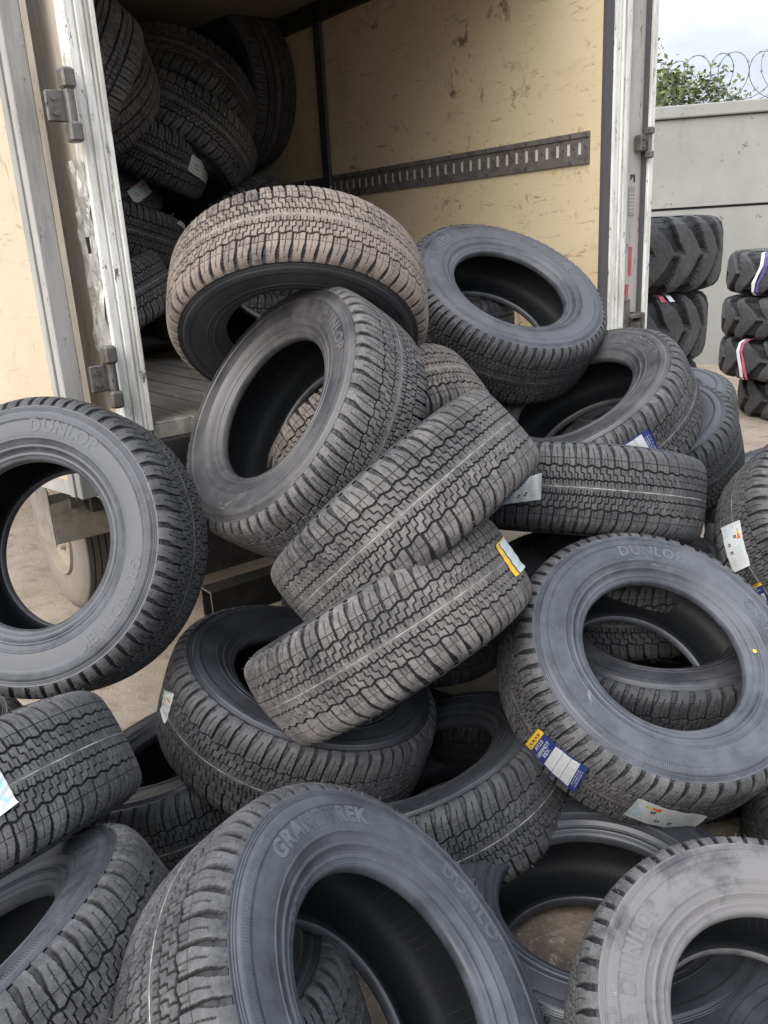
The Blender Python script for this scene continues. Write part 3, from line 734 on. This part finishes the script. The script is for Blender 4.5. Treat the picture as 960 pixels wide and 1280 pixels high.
# door local: +x away from hinge, inner lining faces local +y or -y: towards the camera
sgn = 1
mb = MB(); mb.box(.072, 1.04, .0, .035, 1.0, ZC)
for z in (1.99, 2.06, 1.33, 1.40): mb.tube([(.085, .034, z), (.085, .039, z)], [.010, .006], 10, 1)
mb.build('plywood', [PLY, flat('rust', (.20, .10, .055), .8)], door)
mb = MB()
for x0, x1, d in ((0, .022, .048), (.025, .040, .044), (.043, .072, .050)): mb.box(x0, x1, -.01, d, .955, ZC+.03, bev=.002)
mb.box(1.04, 1.10, -.01, .046, .955, ZC+.03, bev=.003)
mb.box(.0725, 1.039, -.008, .040, .955, .999); mb.build('door_frame', ALU2, door)
mb = MB(); mb.box(.0, 1.10, -.03, -.011, .955, ZC+.03); mb.build('door_skin', BEIGE, door)
# hinge leaves on the left
mbh = MB()
for z in (2.05, 1.33):
    mbh.box(-.172, -.100, -.022, -.012, z-.040, z+.038, bev=.004)
    mbh.box(-.128, -.092, -.050, -.005, z+.04, z+.09, bev=.006); mbh.box(-.128, -.092, -.050, -.005, z-.09, z-.04, bev=.006)
    mbh.tube([(-.110, -.03, z-.08), (-.110, -.03, z+.08)], .014, 12)
    for a in (-.018, .018): mbh.tube([(-.152, -.022, z+a), (-.152, -.029, z+a)], .007, 8)
    hh = mbh.build('hinge', HINGE, truck); mbh = MB()
# torn foil and a dark patch on the side panel by the hinge
FOIL = metal_paint('torn_foil', (.40, .39, .37), (.18, .17, .15), .6, .35, .3, sc=(1, 1, 1))
def crumple(x, y0, y1, z0, z1, seed, amp=.004, n=18, m=34, hole=None):
    rg = np.random.default_rng(seed); gx = rg.random((7, 12))
    mb = MB(); vs_ = []
    for j in range(m+1):
        for i in range(n+1):
            u, v = i/n*6, j/m*11; a, b = int(min(u, 5.999)), int(min(v, 10.999)); fu, fv = u-a, v-b
            h = (gx[a, b]*(1-fu)+gx[a+1, b]*fu)*(1-fv)+(gx[a, b+1]*(1-fu)+gx[a+1, b+1]*fu)*fv
            jag = .010*math.sin(j*1.7+seed)+.006*math.sin(j*4.1)
            yy = y0+(y1-y0)*i/n+(jag if i == n else 0); vs_.append((x-.002-amp*abs(h-.3)*2-(.002*((i*7+j*3) % 3)), yy, z0+(z1-z0)*j/m+(.01*math.sin(i*1.3+seed) if j in (0, m) else 0)))
    fs = []
    for j in range(m):
        for i in range(n):
            if hole and hole(i/n, j/m): continue
            k = j*(n+1)+i; fs.append((k, k+n+1, k+n+2, k+1))
    mb.add(vs_, fs); return mb
crumple(-.079, .010, .13, 1.40, 1.92, 3, amp=.011, hole=lambda u, v: .30 < u < .50 and .50 < v < .60).build('torn_foil', FOIL, truck)
mb = MB(); mb.box(-.0805, -.0765, .012, .12, 1.30, 1.47); mb.build('rust_patch', flat('patch_black', (.035, .033, .03), .7, var=.5), truck)
# ------------------------------------------------------------------ earthmover tyres by the wall
def big_tread(name, Rr, hw, pitches, depth, seed, per=26, lat=80):
    prof0 = [(0, Rr), (hw*.55, Rr-.004), (hw*.80, Rr-.018), (hw*.93, Rr-.045), (hw, Rr-.095), (hw*1.01, Rr-.13)]
    half, s = dense(prof0, lat//2+1); prof = np.concatenate([half[::-1]*[-1, 1], half[1:]]); sc_ = np.concatenate([-s[::-1], s[1:]])
    N = pitches*per; u = (np.arange(N)/per)[:, None].repeat(len(sc_), 1); S = sc_[None].repeat(N, 0); T = s[-1]
    a = np.abs(S)/T; ph = u+.95*np.minimum(a, .62)+.10*np.clip(a-.62, 0, 1)+.0*S
    ph = ph+np.where(S < 0, .08, 0)
    gw = .15+.20*np.clip((a-.25)/.5, 0, 1)
    D = np.clip((gw/1.-near(ph, 0))/.05+.5, 0, 1)*depth*np.clip((1.02-a)/.12, 0, 1)
    D = D*np.clip(a/.10, .35, 1)
    nx = np.gradient(prof[:, 0]); nr = np.gradient(prof[:, 1]); ln = np.hypot(nx, nr); NX, NR = -nr/ln, nx/ln
    return grid_mesh(name, prof[:, 0]-D*NX, prof[:, 1]-D*NR, N, attr=np.clip(D/depth, 0, 1), smooth=False, flip=True), prof0[-1]
def big_side(name, Rr, hw, e, mirror):
    pf = [e, (hw*1.03, Rr-.17), (hw*1.02, Rr-.24), (hw*.96, Rr-.29), (hw*.90, Rr-.31), (hw*.84, Rr-.315), (hw*.78, Rr-.30), (hw*.85, Rr-.22), (hw*.8, Rr-.10), (0, Rr-.07)]
    return ring_profile(name, pf, 120, mirror=mirror, flip=True)
def big_kind(Rr, hw, pitches, seed):
    t, e = big_tread('lug_tread', Rr, hw, pitches, .035, seed); a = big_side('big_sidewall', Rr, hw, e, False); b = big_side('big_sidewall_far', Rr, hw, e, True)
    t.materials.append(TREAD); a.materials.append(SIDE); b.materials.append(SIDE); return t, a, b
RIBW = flat('ribbon_white', (.70, .70, .74), .5, var=.15); RIBR = flat('ribbon_red', (.50, .10, .16), .5, var=.3); RIBV = flat('ribbon_violet', (.10, .08, .24), .5, var=.3)
def ribbon(t, hw, Rr, th, mats, seed, w_=.035, short=False):
    rg = random.Random(seed)
    for k, m in enumerate(mats):
        pts = []; mb = MB(); a0 = th+k*w_*1.1/Rr
        prof = [(-hw*1.0, Rr-.12), (-hw*.95, Rr-.04), (-hw*.8, Rr-.010), (-hw*.4, Rr+.004), (0, Rr+.004), (hw*.4, Rr+.004), (hw*.8, Rr-.010), (hw*.95, Rr-.04), (hw*1.0, Rr-.12)]
        if short: prof = prof[-3:]+[(hw*1.02, Rr-.16)]
        for j, (x, r) in enumerate(prof):
            da = .05*math.sin(j*.9+seed)+rg.uniform(-.01, .01); ww = w_*rg.uniform(.6, 1.1)
            for sg in (-.5, .5): q = a0+da+sg*ww/Rr; pts.append((r*math.cos(q), r*math.sin(q), x))
        mb.add(pts, [(2*i, 2*i+1, 2*i+3, 2*i+2) for i in range(len(prof)-1)]); mb.build('ribbon', m, t)
K1 = big_kind(.62, .216, 20, 1); K2 = big_kind(.60, .179, 16, 2)
def big_tyre(kind, c, rz, label, group, tilt=(0, 0)):
    t = empty('earthmover_tyre', (0, 0, 0), label, 'tyre', group)
    t.matrix_world = Matrix.Translation(c) @ Matrix.Rotation(tilt[0], 4, 'X') @ Matrix.Rotation(tilt[1], 4, 'Y') @ Matrix.Rotation(rz, 4, 'Z')
    obj('tread', kind[0], None, t, (.6, .1, 0, 1)); obj('sidewall', kind[1], None, t, (.5, .1, 0, 1)); obj('sidewall', kind[2], None, t, (.5, .1, 0, 1)); return t
GA = 'earthmover tyres stacked by the wall'
s1 = ['huge chevron tread tyre on top of the taller stack beside the truck', 'huge chevron tread tyre second from the top beside the truck', 'huge chevron tread tyre third from the top beside the truck', 'huge chevron tread tyre at the bottom beside the truck, nearly hidden']
xy1 = [(1.60, 5.56), (1.54, 5.58), (1.50, 5.58), (1.55, 5.58)]
for k in range(4):
    t = big_tyre(K1, (xy1[k][0], xy1[k][1], .216+.430*(3-k)), .3*k, s1[k], GA, (0, R(1)*(k % 2)))
    if k == 1: ribbon(t, .216, .62, -1.55, [RIBR, RIBW], 4, .05, True)
s2 = ['big lugged tyre with white and violet ribbon, top of the far right stack', 'big lugged tyre second from the top of the far right stack', 'big lugged tyre with a red and white ribbon, third down the far right stack', 'big lugged tyre resting on the ground at the far right']
for k in range(4):
    c = Vector((3.72+[.0, -.02, -.02, .18][k], 7.42, .18+.355*(3-k)))
    t = big_tyre(K2, c, .5*k+.2, s2[k], GA, (R([1.5, -1, 0, 0][k]), R([2, -1, 1, 0][k])))
    th = math.atan2(-c.y, -c.x+.0)-.5*k-.2
    if k == 0: ribbon(t, .179, .60, th-.58, [RIBW, RIBV], 3)
    if k == 2: ribbon(t, .179, .60, th-.72, [RIBW, RIBR], 6)

# ------------------------------------------------------------------ the pile
GP, GT = 'tyres in the pile behind the truck', 'tyres stacked inside the truck'
P = {}
def add(key, c, ax, label, group=GP, s=1., **k): P[key] = tyre(c, ax, s, label, group, **k); return P[key]
add('T1', (-0.221, 2.596, 1.488), (-0.002, -0.671, -0.741), 'tan dusted tyre lying across the top of the pile, its dark hollow facing down', GP, 1.0, dust=1.3,hue=.85,line=.3,side_dust=0.28,side_hue=.4)
add('T2', (-0.222, 2.312, 1.189), (-0.66, -0.486, 0.572), 'brown-grey tyre leaning upper middle, face up-left with a tyre seen through it', GP, 1.0, dust=.8,hue=.25,line=.5,side_dust=0.62,side_hue=.7)
add('T3', (0.473, 3.167, 1.397), (0.293, -0.529, 0.796), 'fine treaded tyre at the upper right, tilted open before the truck bed', GP, 1.0, dust=.42,hue=0.10,line=.25,tread=ME_AT2,side_dust=0.95,side_hue=.1)
add('T4', (0.011, 2.664, 1.014), (0.478, -0.57, -0.669), 'tyre wedged behind and seen through the hole of the leaning middle tyre', GP, 1.0, dust=.8,hue=.7,line=.5,side_dust=0.45)
add('T5', (0.056, 2.119, 0.959), (0.615, -0.277, -0.738), 'dusty tyre seen edge on in the very centre, upper of two parallel slanting treads', GP, 1.0, dust=.85,hue=.3,line=.6,side_dust=0.56)
add('T6', (-0.005, 1.994, 0.691), (-0.481, 0.322, 0.816), 'brown dusted edge-on tyre with a blue and yellow label, below the centre one', GP, 1.0, dust=.9,hue=.38,line=.6,side_dust=0.67,side_hue=.6)
add('T7', (0.722, 2.875, 1.029), (-0.471, -0.24, 0.849), 'tyre with a blue and white label on its tread, just below the upper right tyre', GP, 1.0, dust=.6,hue=0.10,line=.8,side_dust=0.73,side_hue=.4)
add('T7b', (0.95, 3.045, 0.845), (-0.312, -0.194, 0.93), 'bluish tyre glimpsed through the hole of the tyre with the blue and white label', GP, 1.0, dust=.2,hue=0.04,line=.3,side_dust=0.39)
add('T8', (1.046, 3.317, 0.897), (-0.185, -0.107, 0.977), 'rear tyre of the pile at far right, white line, before the ribboned stack', GP, 1.0, dust=.55,hue=0.10,line=.95,side_dust=0.90)
add('T9', (0.644, 2.605, 0.841), (-0.137, -0.312, -0.94), 'tyre lying almost flat, whole tread showing, white label at its left end', GP, 1.0, dust=.55,hue=0.12,line=.9,side_dust=0.45)
add('T10', (0.67, 1.952, 0.546), (0.197, -0.559, 0.806), 'big bluish tyre at the right with two labels on its tread and a yellow dot', GP, 1.0, dust=.62,hue=0.20,line=.5,side_dust=1.12,side_hue=.0)
add('T11', (-0.863, 2.057, 0.949), (-0.179, -0.895, 0.408), 'tyre standing at the left, the truck wheel visible through its hole', GP, 1.0, dust=.5,hue=0.12,line=.75,side_dust=1.01,side_hue=.1)
add('T12', (-0.271, 2.071, 0.423), (0.352, -0.026, 0.936), 'tyre lying open under the two slanting centre tyres, a torn label at its left', GP, 1.0, dust=.5,hue=0.14,line=.85,side_dust=0.39,side_hue=.1)
add('T13', (-0.942, 1.462, 0.536), (0.466, -0.392, -0.793), 'tyre at the left edge showing its wide tread with a pale blue label', GP, 1.0, dust=.65,hue=0.12,line=.8,side_dust=0.45)
add('T14', (-0.75, 1.101, 0.408), (-0.469, 0.15, 0.871), 'tyre in the bottom left corner with deep curved shoulder blocks, no line showing', GP, 1.0, dust=.6,hue=0.10,line=0,side_dust=0.67,side_hue=.1)
add('T15', (-0.098, 1.04, 0.443), (0.709, -0.126, 0.694), 'large foreground tyre at the bottom middle with raised letters on its bluish side', GP, 1.0, dust=.6,hue=0.12,line=1.,side_dust=1.01,side_hue=.0)
add('T16', (0.094, 1.955, 0.205), (-0.31, 0.17, 0.94), 'tyre low in the middle with a bright white line, propped against the labelled blue tyre', GP, 0.97, dust=.42,hue=0.06,line=1.,side_dust=0.45,side_hue=.1)
add('T17', (0.42, 1.49, 0.139), (0, 0, 1.0), 'tyre lying flat on the ground with stained concrete visible in its hole', GP, 1.0, dust=.2,hue=0.04,line=.3,side_dust=0.28)
add('T18', (0.603, 1.053, 0.323), (0.051, -0.402, 0.914), 'pale grey tyre lying in the bottom right corner, face up, lit rim edge', GP, 0.88, dust=.7,hue=0.16,line=.3,side_dust=2.5,side_hue=.42)
add('T19', (-0.589, 2.126, 0.185), (-0.264, 0.108, 0.959), 'dark tyre under the pile between the left edge tyre and the open lying one', GP, 1.0, dust=.3,hue=0.04,line=.8,side_dust=0.17)
add('T21', (1.402, 2.359, 0.704), (0.269, -0.635, 0.725), 'right edge tyre with both a white and a yellow-navy label on its tread', GP, 1.0, dust=.6,hue=0.12,line=.8,side_dust=0.56)
add('T24', (-0.466, 1.151, 0.222), (-0.263, 0.266, 0.927), 'dark tyre seen through the hole of the large foreground tyre', GP, 1.0, dust=.4,hue=0.04,line=.9,side_dust=0.45)
add('T29', (0.214, 3.658, 1.304), (0.025, -0.008, 1.0), 'tyre lying on the truck bed, seen through the hole of the upper right tyre', GT, 1.0, dust=.3,hue=0.08,line=.3,side_dust=0.45)
add('T22', (1.525, 2.723, 0.67), (-0.16, -0.181, 0.97), 'tyre with a white tag squeezed between the flat tread tyre and the edge one', GP, 1.0, dust=.4,hue=0.08,line=.3,side_dust=0.34)
add('T25', (0.786, 0.973, 0.163), (-0.054, 0.075, 0.996), 'dark tyre on the ground seen through the hole of the pale bottom right tyre', GP, 1.0, dust=.3,hue=0.04,line=.3,side_dust=0.56)
add('T27', (-1.31, 1.813, 0.354), (-0.191, -0.026, 0.981), 'black tyre under the standing left tyre, only its shoulder showing at the edge', GP, 1.0, dust=.3,hue=0.04,line=.3,side_dust=0.34)
add('T10b', (0.8, 2.3, 0.4), (0, -0.12, 0.99), 'tyre lying beneath the big bluish tyre and seen through its hole', GP, 1.0, dust=.3,hue=0.08,line=.3,side_dust=0.67,side_hue=.3)
add('T10c', (0.76, 2.63, 0.5), (0, 0.08, 1.0), 'tyre behind the big bluish tyre, only its upper sidewall showing below the flat tread', GP, 1.0, dust=.4,hue=0.08,line=.3,side_dust=0.90,side_hue=.4)
add('T10d', (0.85, 2.36, 0.135), (0, 0, 1.0), 'lowest tyre of those under the big bluish tyre, flat on the ground in shadow', GP, 1.0, dust=.2,hue=0.04,line=.0,side_dust=0.34)
add('I1', (-1.34, 3.999, 2.349), (-0.628, -0.51, 0.588), 'ribbed tyre at the top left of the truck load, next to the white post', GT, 1.25, tread=ME_RIB,dust=0.63,hue=.3,line=0,side_dust=0.34)  # front load tyres: tread dust raised to brighten them, standing in for fill light
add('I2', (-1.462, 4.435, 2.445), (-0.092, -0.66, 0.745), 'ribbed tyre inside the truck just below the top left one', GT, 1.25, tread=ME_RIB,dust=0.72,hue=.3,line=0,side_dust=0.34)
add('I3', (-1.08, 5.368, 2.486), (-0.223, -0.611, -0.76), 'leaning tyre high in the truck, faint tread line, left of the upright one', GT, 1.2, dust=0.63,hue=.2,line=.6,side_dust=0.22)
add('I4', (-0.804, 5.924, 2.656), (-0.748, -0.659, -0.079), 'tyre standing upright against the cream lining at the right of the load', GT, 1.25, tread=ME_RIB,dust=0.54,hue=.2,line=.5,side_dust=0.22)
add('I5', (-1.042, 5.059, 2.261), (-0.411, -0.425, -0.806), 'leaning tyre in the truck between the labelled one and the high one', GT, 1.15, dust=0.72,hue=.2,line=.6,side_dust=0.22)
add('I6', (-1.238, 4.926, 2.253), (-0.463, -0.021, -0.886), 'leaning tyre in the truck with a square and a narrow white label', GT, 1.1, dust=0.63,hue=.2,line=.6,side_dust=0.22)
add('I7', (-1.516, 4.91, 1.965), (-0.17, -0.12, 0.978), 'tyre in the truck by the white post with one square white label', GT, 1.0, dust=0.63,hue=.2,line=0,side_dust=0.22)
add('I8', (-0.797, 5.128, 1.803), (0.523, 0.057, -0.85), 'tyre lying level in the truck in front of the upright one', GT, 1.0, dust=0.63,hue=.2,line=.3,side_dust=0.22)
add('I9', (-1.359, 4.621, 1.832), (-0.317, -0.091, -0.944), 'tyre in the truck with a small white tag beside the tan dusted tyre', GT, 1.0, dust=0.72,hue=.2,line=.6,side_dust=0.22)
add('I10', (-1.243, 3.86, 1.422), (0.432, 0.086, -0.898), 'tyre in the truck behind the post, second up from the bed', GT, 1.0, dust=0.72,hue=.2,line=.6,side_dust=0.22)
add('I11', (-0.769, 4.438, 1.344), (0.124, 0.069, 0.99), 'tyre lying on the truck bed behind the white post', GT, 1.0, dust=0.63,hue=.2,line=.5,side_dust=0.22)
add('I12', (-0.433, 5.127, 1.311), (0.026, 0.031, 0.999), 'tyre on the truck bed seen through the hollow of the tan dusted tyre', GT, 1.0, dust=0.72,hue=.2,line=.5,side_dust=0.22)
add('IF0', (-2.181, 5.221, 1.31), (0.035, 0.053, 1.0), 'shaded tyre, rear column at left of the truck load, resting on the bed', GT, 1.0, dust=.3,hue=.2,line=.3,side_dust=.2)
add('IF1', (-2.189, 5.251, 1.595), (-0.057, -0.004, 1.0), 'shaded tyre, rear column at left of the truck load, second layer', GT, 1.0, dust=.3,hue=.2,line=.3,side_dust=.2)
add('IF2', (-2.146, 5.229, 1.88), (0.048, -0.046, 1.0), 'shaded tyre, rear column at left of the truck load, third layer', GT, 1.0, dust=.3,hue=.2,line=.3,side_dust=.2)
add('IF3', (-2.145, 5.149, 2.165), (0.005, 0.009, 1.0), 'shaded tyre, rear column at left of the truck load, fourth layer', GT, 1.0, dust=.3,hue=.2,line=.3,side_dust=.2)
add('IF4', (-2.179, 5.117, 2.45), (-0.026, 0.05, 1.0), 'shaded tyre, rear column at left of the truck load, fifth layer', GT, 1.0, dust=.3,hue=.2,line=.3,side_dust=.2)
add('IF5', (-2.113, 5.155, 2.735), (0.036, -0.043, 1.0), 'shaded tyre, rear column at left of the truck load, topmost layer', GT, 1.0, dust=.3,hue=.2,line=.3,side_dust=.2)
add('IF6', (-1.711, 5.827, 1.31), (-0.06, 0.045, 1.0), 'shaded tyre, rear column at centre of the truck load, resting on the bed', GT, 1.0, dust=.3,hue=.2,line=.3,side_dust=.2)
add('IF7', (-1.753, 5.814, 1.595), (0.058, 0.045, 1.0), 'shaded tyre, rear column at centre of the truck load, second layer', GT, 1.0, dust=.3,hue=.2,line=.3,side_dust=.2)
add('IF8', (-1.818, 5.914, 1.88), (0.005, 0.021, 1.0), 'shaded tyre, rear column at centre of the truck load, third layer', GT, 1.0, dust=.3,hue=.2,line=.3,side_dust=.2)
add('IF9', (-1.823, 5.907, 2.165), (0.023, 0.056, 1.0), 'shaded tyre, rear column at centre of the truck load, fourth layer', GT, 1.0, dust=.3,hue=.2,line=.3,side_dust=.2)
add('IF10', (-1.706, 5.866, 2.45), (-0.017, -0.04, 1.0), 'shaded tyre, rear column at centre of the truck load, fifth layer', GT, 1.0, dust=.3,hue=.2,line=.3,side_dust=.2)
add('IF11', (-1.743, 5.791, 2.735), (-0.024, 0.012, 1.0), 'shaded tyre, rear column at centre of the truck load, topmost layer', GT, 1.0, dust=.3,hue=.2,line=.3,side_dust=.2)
add('TF1', (0.3, 2.62, 0.17), (-0.1, -0.15, 1), 'dark tyre deep under the slanting treads, barely lit beside the labelled bluish one', GP, 1.0, dust=.2,hue=.1,line=0,side_dust=.2)
add('TF2', (0.02, 2.62, 0.45), (0.1, 0.1, 1), 'dark tyre buried behind the open lying tyre below the centre of the pile', GP, 1.0, dust=.2,hue=.1,line=0,side_dust=.2)
add('TF3', (1.38, 3.1, 0.16), (0, 0.1, 1), 'dark tyre lying under the pile at its far right, behind the white tagged one', GP, 1.0, dust=.3,hue=.1,line=0,side_dust=.3)
add('TF4', (1.28, 1.74, 0.145), (0, 0, 1), 'tyre on the ground beyond the right edge, only a sliver of tread in view', GP, 1.0, dust=.4,hue=.1,line=0,side_dust=.4)

t = P['T11']; letter(t, 'DUNLOP', .044, .297, -.30, dust=1.7, space=1.15)
t = P['T15']; letter(t, 'GRANDTREK', .042, .297, -.55, dust=1.7, space=1.15)
t = P['T2']; letter(t, 'DUNLOP', .042, .297, -.62, dust=1.0, hue=.6, space=1.15)
t = P['T3']; letter(t, 'GRANDTREK', .042, .297, -1.1, dust=1.3, space=1.15)
t = P['T10']; letter(t, 'DUNLOP', .042, .297, -.35, dust=1.5, space=1.15)
t = P['T18']; letter(t, 'DUNLOP', .044, .297, .92, dust=3., hue=.3, space=1.15)
t = P['T7']; letter(t, 'GRANDTREK', .040, .297, -.2, dust=1.1, space=1.1)
t = P['T10']; letter(t, 'GRANDTREK', .040, .297, -1.75, dust=1.1, space=1.15)
t = P['T11']; letter(t, 'GRANDTREK', .040, .297, -2.1, dust=1.15, space=1.15)
t = P['T15']; letter(t, 'DUNLOP', .042, .297, -2.0, dust=1.15, space=1.15)
t = P['T3']; letter(t, 'DUNLOP', .042, .297, .7, dust=1.3, space=1.15)

sticker(P['T6'], [(0.149, 0.0474), (0.41, 0.0524), (0.545, -0.0477), (0.15, -0.0463)], 'strip', 1)
sticker(P['T9'], [(0.488, 0.0661), (0.308, -0.0117), (0.122, -0.036), (0.113, 0.0417)], 'eu', 2)
sticker(P['T7'], [(-2.172, -0.0011), (-2.161, 0.0899), (-1.704, 0.0849), (-1.694, -0.0201)], 'brand', 3)
sticker(P['T21'], [(1.12, -0.054), (1.181, 0.0367), (1.536, 0.0107), (1.501, -0.0665)], 'eu', 4)
sticker(P['T21'], [(1.634, -0.071), (1.676, 0.0091), (1.868, -0.0242), (1.852, -0.0919)], 'brand', 5)
sticker(P['T22'], [(1.951, -0.1008), (2.245, 0.058), (2.381, 0.0833), (2.368, -0.0177)], 'eu', 6)
sticker(P['T10'], [(1.793, -0.0545), (1.797, 0.0459), (2.165, 0.0771), (2.206, -0.0569)], 'brand', 7)
sticker(P['T10'], [(2.506, -0.0367), (2.496, 0.0688), (2.966, 0.029), (3.012, -0.0975)], 'eu', 8)
sticker(P['T13'], [(0.051, -0.0265), (-0.042, -0.0315), (-0.046, 0.0352), (0.047, 0.0414)], 'pale', 9)
sticker(P['I6'], [(-2.519, -0.0691), (-3.089, -0.0468), (-3.083, 0.0279), (-2.533, 0.0085)], 'eu', 10)
sticker(P['I6'], [(2.995, -0.0303), (3.001, -0.0176), (3.001, 0.0624), (2.996, 0.0594)], 'eu', 11)
sticker(P['I7'], [(-1.369, 0.0133), (-1.006, 0.056), (-0.904, -0.0204), (-1.305, -0.0608)], 'eu', 12)
sticker(P['I9'], [(-2.586, -0.1042), (-3.075, -0.1657), (-3.072, -0.128), (-3.077, -0.0878)], 'eu', 13)
sticker(P['T12'], [(0.398, 0.0342), (0.602, 0.0761), (0.61, -0.0154), (0.458, -0.0134)], 'eu', 14)

n_ = 14
for (kx, thx, rr, m) in (('T10', -1.852, .237, YEL), ('T7b', -.3, .262, PAPER)):
    c = Vector((rr*math.cos(thx), rr*math.sin(thx), side_x(rr)+.0012)); mb = MB()
    mb.add([c+Vector((.0055*math.cos(k*2*math.pi/n_), .0055*math.sin(k*2*math.pi/n_), 0)) for k in range(n_)], [tuple(range(n_))]); mb.build('paint_dot', m, P[kx])
